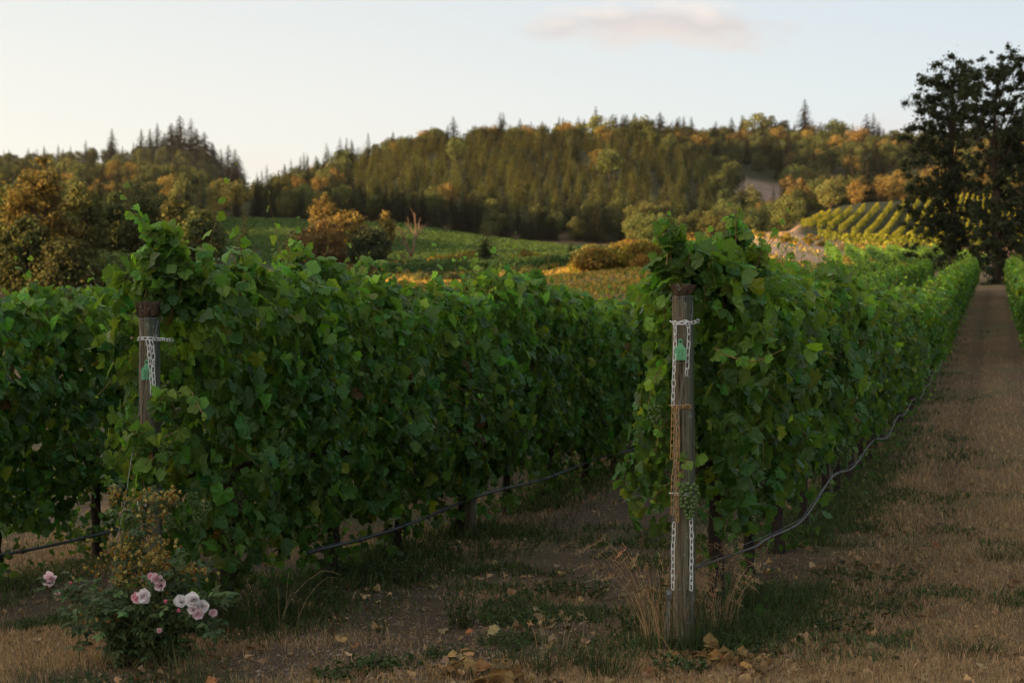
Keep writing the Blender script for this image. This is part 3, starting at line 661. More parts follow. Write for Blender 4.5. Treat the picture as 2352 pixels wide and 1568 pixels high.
# ------------------------------------------------------------------ posts, chains, tags, wires
def round_post(acc, r0, r1, h, k=28, m=0):
    z = np.linspace(-.12, h, 26); th = np.arange(k) / k * 2 * np.pi
    crack = np.zeros(k); crack[[int(k * .61), int(k * .71), int(k * .86)]] = (-.006, -.011, -.004)
    V = []
    for q, zz in enumerate(z):
        rr_ = (r0 + (r1 - r0) * zz / h) + crack + .0016 * np.sin(th * 5 + 1) + .002 * (vnoise(np.cos(th) * 3 + 5, np.sin(th) * 3 + 5, zz * 4) - .5)
        V.append(np.stack([rr_ * np.cos(th) + .006 * math.sin(zz * 2.3), rr_ * np.sin(th), np.full(k, zz)], 1))
    V = np.array(V); n = len(z); i = np.arange(n - 1)[:, None] * k; j = np.arange(k)[None]
    Q = np.stack([i + j, i + (j + 1) % k, i + k + (j + 1) % k, i + k + j], -1).reshape(-1, 4)
    acc.add(V.reshape(-1, 3), Q, (1, 1, 1), None, m)
    top = V[-1]; acc.add(np.concatenate([[top.mean(0)], top]), np.array([[0, 1 + q, 1 + (q + 1) % k] for q in range(k)]), (1, 1, 1), None, m)
def post_head(acc, rb, rt, z0, z1, tilt, k=36, splinter=False):
    """the mushroomed, hammered top of the post: splayed fibres, darker"""
    zs = np.linspace(0, 1, 7); th = np.arange(k) / k * 2 * np.pi
    V = []
    rag = .004 * rng.random(k)
    for q, f in enumerate(zs):
        r_ = rb + (rt - rb) * f ** .8 + .0035 * np.sin(th * 9 + 2) * f + rng.normal(0, .0013, k) + rag * f
        V.append(np.stack([r_ * np.cos(th), r_ * np.sin(th), z0 + (z1 - z0) * f + tilt * np.cos(th) * (1 - f) * .02 + (rng.normal(0, .002, k) if f > .95 else 0)], 1))
    for f in (.7, .35): V.append(np.stack([rt * f * np.cos(th), rt * f * np.sin(th), z1 + .003 + rng.normal(0, .0022, k)], 1))
    V = np.array(V); n = len(V); i = np.arange(n - 1)[:, None] * k; j = np.arange(k)[None]
    Q = np.stack([i + j, i + (j + 1) % k, i + k + (j + 1) % k, i + k + j], -1).reshape(-1, 4)
    acc.add(V.reshape(-1, 3), Q); top = V[-1]
    acc.add(np.concatenate([[top.mean(0)], top]), np.array([[0, 1 + q, 1 + (q + 1) % k] for q in range(k)]))
    bot = V[0]; acc.add(np.concatenate([[bot.mean(0)], bot]), np.array([[0, 1 + (q + 1) % k, 1 + q] for q in range(k)]))
    if splinter:
        P = np.array([[-.028, -.035, z0 + .004], [-.055, -.036, z0 + .014], [-.076, -.033, z0 + .027]])
        v, t = tube(P, [.008, .007, .002], 6); acc.add(v, t)
        P = np.array([[-.052, -.02, z0 + .03], [-.064, -.02, z0 + .055], [-.070, -.02, z0 + .082]])
        v, t = tube(P, [.007, .006, .002], 6); acc.add(v, t)
def chain_mesh(acc, pts, L=.031, wid=.0078, wire=.0021, twist=0.0, m=0):
    P = np.asarray(pts, float); d = np.linalg.norm(np.diff(P, axis=0), axis=1); cum = np.concatenate([[0], np.cumsum(d)])
    n = max(2, int(cum[-1] / L)); s = np.linspace(0, cum[-1], n + 1)
    Q = np.stack([np.interp(s, cum, P[:, c]) for c in range(3)], 1)
    for q in range(n):
        a, b = Q[q], Q[q + 1]; ax = nrm((b - a)[None])[0]; c = (a + b) / 2 + rng.normal(0, .0006, 3)
        ref = np.array([0.2, -1, 0.1]); s1 = nrm(np.cross(ax, ref)[None])[0]; s2 = np.cross(ax, s1)
        al = (q % 2) * 1.15 - .35 + q * twist + rng.normal(0, .15)
        w = s1 * math.cos(al) + s2 * math.sin(al)
        hl = L * .66 - wid
        arc = np.linspace(-np.pi / 2, np.pi / 2, 6)
        C = [c + ax * (hl + wid * math.cos(t_)) + w * wid * math.sin(t_) for t_ in arc] + [c - ax * (hl + wid * math.cos(t_)) - w * wid * math.sin(t_) for t_ in arc]
        C = np.array(C + C[:1]); v, t = tube(C, wire, 6, False); acc.add(v, t, (1, 1, 1), None, m)
def text_mesh(s, size):
    cu = bpy.data.curves.new('lettering', 'FONT'); cu.body = s; cu.size = size; cu.align_x = 'CENTER'; cu.align_y = 'CENTER'; cu.extrude = .0004; cu.offset = size * .012
    o = bpy.data.objects.new('lettering', cu); col.objects.link(o)
    me = bpy.data.meshes.new_from_object(o.evaluated_get(bpy.context.evaluated_depsgraph_get()))
    bpy.data.objects.remove(o); bpy.data.curves.remove(cu); return me
def ear_tag(e_loc, rot, number, faint, label):
    e = empty('id_tag', e_loc, rot); tag(e, label, 'tag')
    # outline: neck with eyelet above, flared plate below (origin at the eyelet)
    out = [(-.0095, .008), (-.006, .0135), (0, .0155), (.006, .0135), (.0095, .008), (.011, -.012), (.0155, -.024), (.0285, -.035), (.0295, -.04), (.0285, -.088), (.026, -.0915), (-.026, -.0915), (-.0285, -.088), (-.0295, -.04), (-.0285, -.035), (-.0155, -.024), (-.011, -.012)]
    n = len(out); F = np.array([(x, -.0012, z) for x, z in out]); B = F + [0, .0024, 0]; c = [[0, -.0012, -.04]]; cb = [[0, .0012, -.04]]
    V = np.concatenate([F, B, c, cb]); T = []
    for q in range(n):
        r = (q + 1) % n; T += [[2 * n, r, q], [2 * n + 1, n + q, n + r], [q, r, n + r], [q, n + r, n + q]]
    plate = obj('plate', mesh_from('tag_plate', V, np.array(T), [M['tag_green']]), e)
    mt = M['ink_faint'] if faint else M['ink']
    for s, z, size in (('PN', -.036, .010), ('PN 777', -.0445, .0095), (number, -.064, .031), ('ZENTR', -.085, .0095)):
        if s == 'PN': continue
        tm = text_mesh(s, size); tm.materials.append(mt)
        o = obj('lettering', tm, plate, (0, -.0018, z)); o.rotation_euler = (R(90), 0, 0)
    a = Acc(); v, t = tube([[0, .03, 0], [0, -.004, 0]], .0042, 10); a.add(v, t); v, t = tube([[0, -.0025, 0], [0, -.0045, 0]], .006, 12); a.add(v, t)
    obj('nail', a.mesh('nail', [M['nail']]), e)
    return e
def make_post(x, y, h, r0, r1, cap, splinter, label):
    g = G(x, y); base = g
    e = empty('end_post', (x, y, base)); tag(e, label, 'post')
    top = h - base
    a = Acc(); round_post(a, r0, r1, top - cap); obj('shaft', a.mesh('post_shaft', [M['post']], True), e)
    a = Acc(); post_head(a, r1 * .93, r1 * 1.17, top - cap - .004, top, 1, splinter=splinter); obj('post_head', a.mesh('post_head', [M['post_top']]), e)
    a = Acc(); th = np.linspace(0, 2 * np.pi, 30); rr_ = r1 * 1.04
    v, t = tube(np.stack([rr_ * np.cos(th), rr_ * np.sin(th), top - cap - .006 + .004 * np.cos(th)], 1), .0016, 5, False); a.add(v, t)
    sgn = 1 if splinter else -1
    v, t = tube(spline([(sgn * rr_, -.01, top - cap - .005), (sgn * (rr_ + .012), -.015, top - cap + .005), (sgn * (rr_ + .013), -.015, top - cap - .02), (sgn * rr_, -.02, top - cap - .028)], 14), .0016, 5); a.add(v, t)
    obj('wire_binding', a.mesh('wire_binding', [M['wire']]), e)
    return e
PA = (AX, AY); PB = xy(-2.767, -.435)
ZA = lambda py: CAM_H + (760 - py) / FPX * AY
ZB = lambda py: CAM_H + (760 - py) / FPX * PB[1]
postA = make_post(PA[0], PA[1], ZA(655), .054, .0515, .052, False, 'tall round wooden end post on the right, hung with white and golden chains')
postB = make_post(PB[0], PB[1], ZB(695), .0555, .0530, .078, True, 'weathered wooden end post on the left with a split head, behind the rose bush')
def wrap(cx, cy, r, z, a0=200, a1=340, n=14, dz=0):
    return [(cx + r * math.cos(R(a)), cy + r * math.sin(R(a)), z + dz * math.sin(R((a - a0) / (a1 - a0) * 180))) for a in np.linspace(a0, a1, n)]
def chain(name, segs, mat, label, twist=0.0):
    a = Acc()
    for s in segs: chain_mesh(a, s, twist=twist)
    o = obj(name, a.mesh('chain', [M[mat]], True)); return tag(o, label, 'chain')
def at(cx, px, py, depth): return ((px - 1176) / FPX * depth, depth, CAM_H + (760 - py) / FPX * depth)
FA = AY - .066; FB = PB[1] - .066
rwA = .062
chain('chain', [wrap(*PA, rwA, ZA(738), 170, 350, dz=-.01) + [at(0, 1606, 736, AY)], [at(0, 1551, 738, FA + .012), at(0, 1550, 800, FA + .012), at(0, 1547, 870, FA + .012), at(0, 1546, 932, FA + .02)],
                [at(0, 1562, 741, FA), at(0, 1578, 738, FA + .005), at(0, 1583, 760, FA + .01), at(0, 1580, 810, FA + .01), at(0, 1577, 862, FA + .01)]],
      'chain_white', 'white plastic chain looped round the top of the right post with two hanging ends')
chain('chain', [wrap(*PA, rwA, ZA(932), 175, 300) + [at(0, 1578, 931, FA)], [at(0, 1546, 934, FA + .015), at(0, 1545, 1000, FA + .015), at(0, 1543, 1052, FA + .015)],
                [at(0, 1556, 934, FA), at(0, 1557, 990, FA), at(0, 1553, 1045, FA), at(0, 1545, 1110, FA), at(0, 1545, 1180, FA)], [at(0, 1558, 1000, FA), at(0, 1556, 1100, FA), at(0, 1556, 1197, FA)]],
      'chain_gold', 'golden brown chain hanging down the middle of the right post')
chain('chain', [wrap(*PA, rwA, ZA(1132), 178, 300)], 'chain_white', 'short white chain wrapped round the right post below the golden one')
chain('chain', [[at(0, 1549, 1200, FA), at(0, 1546, 1270, FA), at(0, 1546, 1352, FA)]], 'chain_white', 'left one of two white chain ends hanging low on the right post')
chain('chain', [[at(0, 1592, 1150, FA + .03), at(0, 1588, 1185, FA), at(0, 1589, 1270, FA), at(0, 1588, 1355, FA)]], 'chain_white', 'white chain end hanging below the grape bunch at the low right of the right post')
chain('chain', [wrap(*PB, .062, ZB(779), 190, 330, dz=.006) + [at(0, 372, 778, FB + .02), at(0, 384, 780, PB[1] - .01), at(0, 396, 780, PB[1] + .05)], [at(0, 338, 780, FB), at(0, 342, 800, FB), at(0, 343, 830, FB - .003), at(0, 348, 870, FB), at(0, 349, 905, FB)],
                [at(0, 346, 782, FB - .006), at(0, 352, 800, FB - .006), at(0, 351, 850, FB - .008), at(0, 355, 900, FB - .006)]], 'chain_white', 'white plastic chain tied round the left post over the green tag')
chain('chain', [wrap(*PB, .062, ZB(1000), 190, 350), [at(0, 346, 1004, FB), at(0, 344, 1060, FB), at(0, 342, 1120, FB - .01), at(0, 341, 1180, FB - .01), at(0, 339, 1240, FB - .01)]], 'chain_rust', 'rusty brown chain hanging down the left post among leaves')
chain('chain', [wrap(*PB, .062, ZB(1146), 190, 350), [at(0, 322, 1146, FB), at(0, 316, 1165, FB - .01), at(0, 326, 1172, FB - .02), at(0, 336, 1150, FB)]], 'chain_white', 'white chain loop low on the left post behind the rose flowers')
ear_tag(at(0, 1563, 784, AY - .0615), R(-6), '23', True, 'pale green ear tag with a faint 23, nailed to the right post between two chains')
ear_tag((at(0, 337, 831, 1)[0] * (PB[1] - .0615), PB[1] - .0615, ZB(831)), R(8), '22', False, 'green ear tag reading 22, nailed to the left post beside the white chain')
def wire_obj(name, pts, r, mat, label, cat, n=40, extra=None, k=5):
    a = Acc(); v, t = tube(spline(pts, n), r, k); a.add(v, t)
    if extra: extra(a)
    return tag(obj(name, a.mesh(name, [M[mat]], True)), label, cat)
def anchor(a):
    c = np.array(at(0, 1537, 1366, FA - .03)); th = np.linspace(0, 2 * np.pi, 16)
    for r_ in (.016, .011): v, t = tube(np.stack([c[0] + r_ * .8 * np.cos(th), np.full(16, c[1]), c[2] + r_ * 1.3 * np.sin(th)], 1), .004, 6, False); a.add(v, t)
    a.add(ICO[0] * [.011, .005, .018] + c, ICO[1])
    for q in (-1, 0, 1):
        g = at(0, 1530 + q * 5, 1500, FA - .10); v, t = tube([c + [q * .003, 0, -.015], (np.array(g) + c) / 2 + [q * .004, 0, 0], g], .0013, 4); a.add(v, t)
wire_obj('guy_wire', [at(0, 1592, 690, FA + .04), at(0, 1583, 790, FA - .004), at(0, 1568, 880, FA - .012), at(0, 1553, 1010, FA - .025), at(0, 1545, 1180, FA - .03), at(0, 1537, 1350, FA - .03)], .0016, 'wire', 'thin grey guy wire running down the right post to an oval tensioner', 'wire', extra=anchor)
wire_obj('guy_wire', [at(0, 325, 735, FB + .03), at(0, 320, 830, FB - .01), at(0, 318, 960, FB - .03), at(0, 300, 1060, FB - .10), at(0, 285, 1160, FB - .18), at(0, 264, 1260, FB - .28), at(0, 250, 1380, FB - .36), at(0, 232, 1520, FB - .45)], .0018, 'wire', 'grey guy wire slanting from the left post down through the rose bush', 'wire')
wire_obj('guy_wire', [at(0, 363, 735, FB + .03), at(0, 352, 790, FB - .010), at(0, 334, 890, FB - .015), at(0, 318, 960, FB - .035)], .0014, 'wire', 'short thin wire crossing the left post behind its chain', 'wire')
# line posts further along the rows
def line_post(s, t, r, h, label, square=False):
    x, y = xy(s, t); a = Acc(); round_post(a, r, r * .95, h, 14)
    tag(obj('line_post', a.mesh('line_post', [M['post']], True), None, (x, y, G(x, y))), label, 'post', 'posts inside the vine rows')
line_post(-2.62, 4.0, .048, 1.25, 'grey wooden line post standing inside the middle row under the leaves')
line_post(-2.77, 11.6, .045, 1.3, 'darker line post deep inside the middle row near the right post')
line_post(.0, 6.4, .04, 1.3, 'thin line post inside the right-hand row among the vine trunks')
# drip hoses
def hose(row_s, t0, t1, off, hz, mat, label, sag=.05, rad=.0085, start=None):
    a = Acc(); T_ = np.arange(t0, t1, .25); P = []
    for t in T_:
        x, y = xy(row_s + off, t); ph = ((t - .4) % 3.75) / 3.75
        P.append((x + .015 * math.sin(t * .8), y, float(H(x, y, False)) + hz - sag * math.sin(math.pi * ph) ** 2 ))
    if start: P = [start] + P
    v, t = tube(P, rad, 8); a.add(v, t)
    e = tag(empty('drip_hose', P[1]), label, 'hose')
    o = obj('tube', a.mesh('hose', [M[mat]], True), e); o.location = -Vector(P[1])
    b = Acc()
    P = np.array(P)
    for q in range(3, min(len(P) - 2, 90), 3):
        d = nrm((P[q + 1] - P[q])[None])[0]; v, t = tube([P[q] - d * .012, P[q] + d * .012], rad * 1.75, 8); b.add(v, t)
        if q % 2: v, t = tube([P[q], P[q] + [0, 0, .03]], .0025, 5); b.add(v, t)
    o = obj('dripper', b.mesh('drippers', [M['hose']], True), e); o.location = -Vector(e.location); o['kind'] = 'stuff'
    c = Acc(); v, t = tube(P[::4] + [0, 0, .016], .0009, 4); c.add(v, t)
    o = obj('support_wire', c.mesh('support_wire', [M['wire']]), e); o.location = -Vector(e.location)
hose(-2.77, 1.0, 30, .19, .30, 'hose', 'black drip hose sagging along the foot of the middle row', .04, rad=.0115)
hose(-5.4, -.6, 24, .19, .27, 'hose', 'black drip hose along the foot of the leftmost row', .03, rad=.0115)
hose(0, .45, 30, .28, .45, 'hose_grey', 'grey drip hose curving along the path side of the right-hand row', .09, rad=.0068, start=(AX + .05, AY - .02, .40))

# ------------------------------------------------------------------ trees
def crown_leaves(acc, C, rb, n, size, flat=.75, m=0, tintv=.25, soft=False):
    """n leaf clumps over blobs with centres C and radii rb"""
    w = rb ** 2; k = rng.choice(len(C), n, p=w / w.sum())
    d = nrm(rng.normal(0, 1, (n, 3))); rad = rb[k] * (1 - .55 * rng.random(n) ** 2.0)
    if soft: rad = rb[k] * np.abs(rng.normal(0, .72, n))
    P = C[k] + d * rad[:, None] * [1, 1, flat]
    nd = nrm(d + rng.normal(0, .6, (n, 3)) + [0, 0, .25]); a = nrm(np.cross(nd, rng.normal(0, 1, (n, 3)))); b = np.cross(nd, a)
    s = size * rng.uniform(.6, 1.4, n)[:, None]
    V = np.stack([P - a * s, P - b * s * .55 + nd * s * .15, P + a * s, P + b * s * .55 + nd * s * .15], 1).reshape(-1, 3)
    q = np.arange(n)[:, None] * 4; T = np.concatenate([q + [0, 1, 2], q + [0, 2, 3]])
    bt = rng.lognormal(0, tintv, n)[:, None] * (.85 + .3 * rng.random(len(C))[k])[:, None] * np.stack([rng.normal(1, .08, n), np.ones(n), rng.normal(1, .08, n)], 1)
    acc.add(V, T, np.repeat(bt, 4, 0), None, m)
def broadleaf(seed, Ht, Rc, nb, nl, size, base=.22, m=0, mt=1, trunk_r=None, limbs=6, soft=False, blob=.34):
    r = np.random.default_rng(seed); acc = Acc()
    C = []
    while len(C) < nb:
        q = r.uniform(-1, 1, 3)
        rr_ = np.linalg.norm(q)
        if rr_ > 1 or rr_ < .35: continue
        C.append(q)
    C = np.array(C); ch = (1 - base) * Ht / 2
    taper = np.interp(C[:, 2], [-1, -.2, 1], [.75, 1.05, .8])
    P = np.stack([C[:, 0] * Rc * taper * (1 - blob * .5), C[:, 1] * Rc * taper * (1 - blob * .5), base * Ht + ch + C[:, 2] * ch * (1 - blob * .6)], 1)
    rb = Rc * blob * r.uniform(.65, 1.25, nb)
    crown_leaves(acc, P, rb, nl, size, .8, m, soft=soft)
    tr = trunk_r or Ht * .02
    v, t = tube(spline([(0, 0, -.3), (r.normal(0, tr), 0, Ht * .25), (r.normal(0, tr * 2), r.normal(0, tr * 2), Ht * .55), (r.normal(0, tr * 3), 0, Ht * .85)], 8), np.linspace(tr * 1.2, tr * .25, 8), 8, True, .06); acc.add(v, t, (1, 1, 1), None, mt)
    for q in r.choice(nb, min(limbs, nb), replace=False):
        z0 = Ht * r.uniform(base * .8, .55)
        v, t = tube(spline([(0, 0, z0), P[q] * [.5, .5, 0] + [0, 0, z0 + (P[q][2] - z0) * .4], P[q]], 6), np.linspace(tr * .5, tr * .08, 6), 5); acc.add(v, t, (1, 1, 1), None, mt)
    return acc
def conifer(seed, Ht, Rc, whorls, per, size, base=.08, m=0, mt=1, gap=.25, pieces=5):
    r = np.random.default_rng(seed); acc = Acc(); Vs = []; Cs = []
    for w in range(whorls):
        f = (w + .5) / whorls; z = Ht * (base + (1 - base) * f); L0 = Rc * (1 - f) ** .85 * r.uniform(.75, 1.2) + .04 * Rc
        n = max(3, int(per * (1 - f * .6)))
        for q in range(n):
            if r.random() < gap * .5: continue
            a = r.uniform(0, 6.28); L = L0 * r.uniform(.65, 1.15); d = np.array([math.cos(a), math.sin(a), 0]); sd = np.array([-d[1], d[0], 0])
            tb = r.lognormal(0, .22)
            for g in range(pieces):
                ff = (g + .6) / pieces; c = d * L * ff + [0, 0, z - L * .35 * ff ** 1.3 + r.normal(0, .03 * Ht / whorls)]
                s = size * (1.1 - .5 * ff) * (1.05 - .8 * f) * r.uniform(.7, 1.3); c = c + sd * r.normal(0, s * .5)
                nn = nrm(np.array([[r.normal(0, .5), r.normal(0, .5), 1]]) + d * .5)[0]
                Vs += [c - d * s, c - sd * s * .7 - [0, 0, s * .35], c + d * s * 1.2 - [0, 0, s * .3], c + sd * s * .7 - [0, 0, s * .35]]
                Cs += [[tb, tb, tb]] * 4
    Vs = np.array(Vs); n = len(Vs) // 4; q = np.arange(n)[:, None] * 4
    acc.add(Vs, np.concatenate([q + [0, 1, 2], q + [0, 2, 3]]), np.array(Cs), None, m)
    v, t = tube([(0, 0, -.3), (0, 0, Ht * .5), (0, 0, Ht)], [Ht * .014, Ht * .009, .01], 7); acc.add(v, t, (1, 1, 1), None, mt)
    return acc
# far variants (one mesh each, unit real metres)
FAR_B = {k: [broadleaf(100 + q, 12, 5.0, 44, 3000, .28, .10, blob=.32).mesh('far_tree', [M[k], M['bark']]) for q in range(4 if k == 'crown' else 2)] for k in ('crown', 'crown_gold', 'crown_red')}
FAR_C = [conifer(200 + q, 18, 4.2 + .6 * (q % 2), 26, 22, .80, .10, gap=.15, pieces=4).mesh('far_fir', [M['needles'], M['bark']]) for q in range(4)]
FAR_Y = [conifer(220 + q, 6, 1.9, 14, 16, .42, .04, gap=.1, pieces=4).mesh('young_fir', [M['needles_young'], M['bark']]) for q in range(3)]
placed = []     # (kind, mesh, x, y, z, scale vec, rot)
def put(kind, me, px, Y, sc, dz=-.3, rz=None):
    x = (px - 1176) / FPX * Y
    placed.append((kind, me, x, Y, G(x, Y) + dz, sc, rng.uniform(0, 6.28) if rz is None else rz))
def scatter(px0, px1, z0, z1, sp, fn):
    """jittered scatter over a fan of land between two bearings and two distances"""
    Y = z0
    while Y < z1:
        w = sp / Y * FPX; p = px0 + rng.random() * w
        while p < px1:
            fn(p + rng.normal(0, w * .22), Y + rng.normal(0, sp * .25)); p += w
        Y += sp * .95
ch = lambda L: L[rng.integers(0, len(L))]
def dip(p, Y): return 1 - .60 * math.exp(-((p - 582) / 62) ** 2) * min(1, max(0, (Y - 355) / 70))   # lower growth in the saddle between the two hills
def broad(p, Y, h, k='crown', wmul=1.0, kind='broad'):
    h = h * dip(p, Y)
    s = h / 12 * rng.uniform(.85, 1.15); w = s * wmul * rng.uniform(.9, 1.15); put(kind, ch(FAR_B[k]), p, Y, (w, w, s))
def fir(p, Y, h, kind='fir', wmul=1.0):
    h = h * (dip(p, Y) if kind == 'fir' else 1)
    s = h / 18 * rng.uniform(.85, 1.15); w = s * wmul * rng.uniform(.85, 1.15); put(kind, ch(FAR_C), p, Y, (w, w, s))
def young(p, Y, h):
    s = h / 6 * rng.uniform(.75, 1.25); w = s * rng.uniform(.85, 1.2); put('young', ch(FAR_Y), p, Y, (w, w, s))
# front edge of the wood above the valley field
def f_front(p, Y):
    u = rng.random()
    if u < .72: fir(p, Y, rng.uniform(7, 9.5), wmul=1.35)
    else: broad(p, Y, rng.uniform(6, 8))
scatter(560, 1720, 324, 344, 4.6, f_front)
def f_mid(p, Y):
    if 1690 < p < 1815 and 415 < Y < 530: return
    pl = 810 < p < 1640 + (Y - 350) * .1 and 350 < Y < 505
    nn = vnoise(p / 70, Y / 35)
    if pl and nn < .80: return
    if p < 810 or pl:
        (broad(p, Y, rng.uniform(6.5, 10), 'crown_gold' if rng.random() < .24 else 'crown') if rng.random() < .68 else fir(p, Y, rng.uniform(10, 14)))
    else:
        broad(p, Y, rng.uniform(6.5, 10), 'crown_gold' if rng.random() < .24 else 'crown', 1.1) if rng.random() < .75 else fir(p, Y, rng.uniform(10, 14))
scatter(-60, 1900, 350, 520, 9.0, f_mid)
def f_pl(p, Y):
    if vnoise(p / 70, Y / 35) < .80: young(p, Y, rng.uniform(4.5, 7))
scatter(810, 1660, 346, 505, 4.6, f_pl)
def f_ridge(p, Y):
    if p < 640 and Y > 560: broad(p, Y, rng.uniform(4, 6.5)); return
    if 1690 < p < 1815 and Y < 540: return
    u = rng.random()
    if u < .34: fir(p, Y, rng.uniform(10, 15), wmul=1.4)
    else: broad(p, Y, rng.uniform(7.5, 11.5), 'crown_gold' if (rng.random() < .22 or (1040 < p < 1260 and Y < 680 and rng.random() < .6)) else 'crown', 1.1)
scatter(540, 2420, 520, 722, 11.0, f_ridge)
for p, h in ((925, 19), (968, 18), (1048, 15), (1100, 18), (1148, 20), (1183, 15), (1240, 13), (1330, 19), (1368, 27), (1407, 26), (1440, 20), (1458, 22), (1490, 21), (1515, 22), (1560, 20), (1680, 18), (1705, 14), (1848, 26), (1885, 18), (1990, 21), (2005, 23), (2018, 21), (2060, 15), (1270, 15)):
    fir(p, 705 + rng.normal(0, 8), h * .9, 'skyline_fir', rng.uniform(1.15, 2.1))
for p, h in ((700, 14), (745, 15), (800, 15), (880, 13), (1735, 19), (1630, 13), (1770, 14), (1800, 15), (1910, 15), (1935, 14)):
    broad(p, 700 + rng.normal(0, 6), h, kind='skyline_broad')
# left hill
def f_left(p, Y):
    if 60 < p < 310 and 752 < Y < 872 and vnoise(p / 40 + 3, Y / 30) > .35: return
    u = rng.random()
    if p > 320 and u < .6 or u < .3: fir(p, Y, rng.uniform(11, 17))
    else: broad(p, Y, rng.uniform(8, 12))
scatter(-60, 562, 535, 925, 14.0, f_left)
for p, h in ((258, 26), (325, 24), (345, 28), (362, 26), (378, 25), (394, 28), (414, 38), (440, 31), (452, 28), (470, 25), (488, 24), (508, 22), (525, 26), (540, 26), (548, 22)):
    fir(p, 880 + rng.normal(0, 10), h * .82, 'hill_fir', rng.uniform(1.2, 2.1))
# the land below, in front of the wood
def f_lower(p, Y):
    u = rng.random()
    if u < .45: fir(p, Y, rng.uniform(7, 12))
    else: broad(p, Y, rng.uniform(6, 10), 'crown_gold' if rng.random() < .2 else 'crown')
scatter(-80, 500, 215, 340, 10, f_lower)
scatter(1440, 1820, 268, 345, 8, lambda p, Y: broad(p, Y, rng.uniform(5, 8)) if rng.random() < .8 else fir(p, Y, 9))
scatter(1800, 2420, 372, 430, 8, lambda p, Y: broad(p, Y, rng.uniform(6.5, 9.5), 'crown_gold' if rng.random() < .6 else 'crown') if rng.random() < .85 else fir(p, Y, 14))

LBL = {'fir': ('fir_tree', 'fir tree growing among the trees of the wooded slopes', 'tree', 'fir trees in the wood'),
       'broad': ('broadleaf_tree', 'round-crowned broadleaf tree in the evening-lit wood on the slopes', 'tree', 'broadleaf trees in the wood'),
       'young': ('young_fir', 'small pointed young fir in the sunlit plantation on the hillside', 'tree', 'young firs of the plantation'),
       'skyline_fir': ('fir_tree', 'tall pointed fir standing above the wood on the long ridge skyline', 'tree', 'firs on the ridge skyline'),
       'skyline_broad': ('broadleaf_tree', 'rounded tree standing against the sky on the long ridge', 'tree', 'round trees on the ridge skyline'),
       'hill_fir': ('fir_tree', 'dark tall fir on top of the separate hill at the left', 'tree', 'firs on top of the left hill')}
def region(k, it, lb, grp):
    if k not in ('fir', 'broad', 'young'): return lb, grp
    px = 1176 + FPX * it[2] / it[3]; Y = it[3]
    what = {'fir': 'fir', 'young': 'small pointed young fir'}.get(k) or ('golden brown broadleaf tree' if 'crown_gold' in it[1].materials[0].name else 'green broadleaf tree')
    side = 'left' if px < 800 else ('middle' if px < 1300 else ('right middle' if px < 1750 else 'far right'))
    if Y < 322: where = 'in the dark trees behind the left hedge' if px < 800 else 'in the small wood right of the valley vineyard'
    elif Y < 347: where = f'at the wood edge above the valley vineyard, {side} part'
    elif Y < 440 and px > 1800: where = 'in the golden tree belt above the sunlit vine block'
    elif Y < 520: where = f'on the lower wooded slope, {side} part' if k != 'young' else f'in the hillside plantation, {side} part'
    elif px < 560: where = 'on the separate left hill'
    else: where = f'on the upper slope of the long ridge, {side} part'
    return what + ' ' + where, {'fir': 'firs ', 'broad': 'broadleaf trees ', 'young': 'young firs '}[k] + where.replace(',', '')
bykind = {}
for p in placed: bykind.setdefault(p[0], []).append(p)
def merged(name, items, label, cat):
    Vs, Ts, Cs, Ms = [], [], [], []; n = 0; mats = []
    cache = {}
    for (_, me, x, y, z, sc, rz) in items:
        if me.name not in cache:
            v = np.empty(len(me.vertices) * 3, np.float32); me.vertices.foreach_get('co', v)
            t = np.empty(len(me.polygons) * 3, np.int32); me.loops.foreach_get('vertex_index', t)
            c = np.empty(len(me.vertices) * 4, np.float32); me.color_attributes['tint'].data.foreach_get('color', c)
            mi = np.empty(len(me.polygons), np.int32); me.polygons.foreach_get('material_index', mi)
            ids = []
            for m_ in me.materials:
                if m_ not in mats: mats.append(m_)
                ids.append(mats.index(m_))
            cache[me.name] = (v.reshape(-1, 3), t.reshape(-1, 3), c.reshape(-1, 4)[:, :3], np.array(ids)[mi])
        v, t, c, mi = cache[me.name]
        ca, sa = math.cos(rz), math.sin(rz); v = v * np.array(sc, np.float32)
        v = np.stack([v[:, 0] * ca - v[:, 1] * sa + x, v[:, 0] * sa + v[:, 1] * ca + y, v[:, 2] + z], 1)
        Vs.append(v); Ts.append(t + n); n += len(v); Cs.append(c * rng.uniform(.7, 1.3)); Ms.append(mi)
    me = mesh_from(name, np.concatenate(Vs), np.concatenate(Ts), mats, np.concatenate(Ms), np.concatenate(Cs))
    return tag(obj(name, me), label, cat, kind='stuff')
for k, items in bykind.items():
    nm, lb, cat, grp = LBL[k]
    # those that show largest in the picture: nearer and taller
    items.sort(key=lambda p: -(p[5][2] / p[3]))
    cap = {'fir': 260, 'broad': 290, 'young': 295}.get(k, 999)
    for it in items[:cap]:
        o = obj(nm, it[1], None, (it[2], it[3], it[4]), it[6], it[5]); l2, g2 = region(k, it, lb, grp); tag(o, l2, cat, g2)
    if len(items) > cap: merged({'fir': 'far_fir_wood', 'broad': 'far_broadleaf_wood', 'young': 'far_fir_plantation'}[k], items[cap:], {'fir': 'far-off firs of the wooded ridge', 'broad': 'far-off broadleaf wood covering the ridge', 'young': 'far-off young firs of the hillside plantation'}[k], 'woodland')

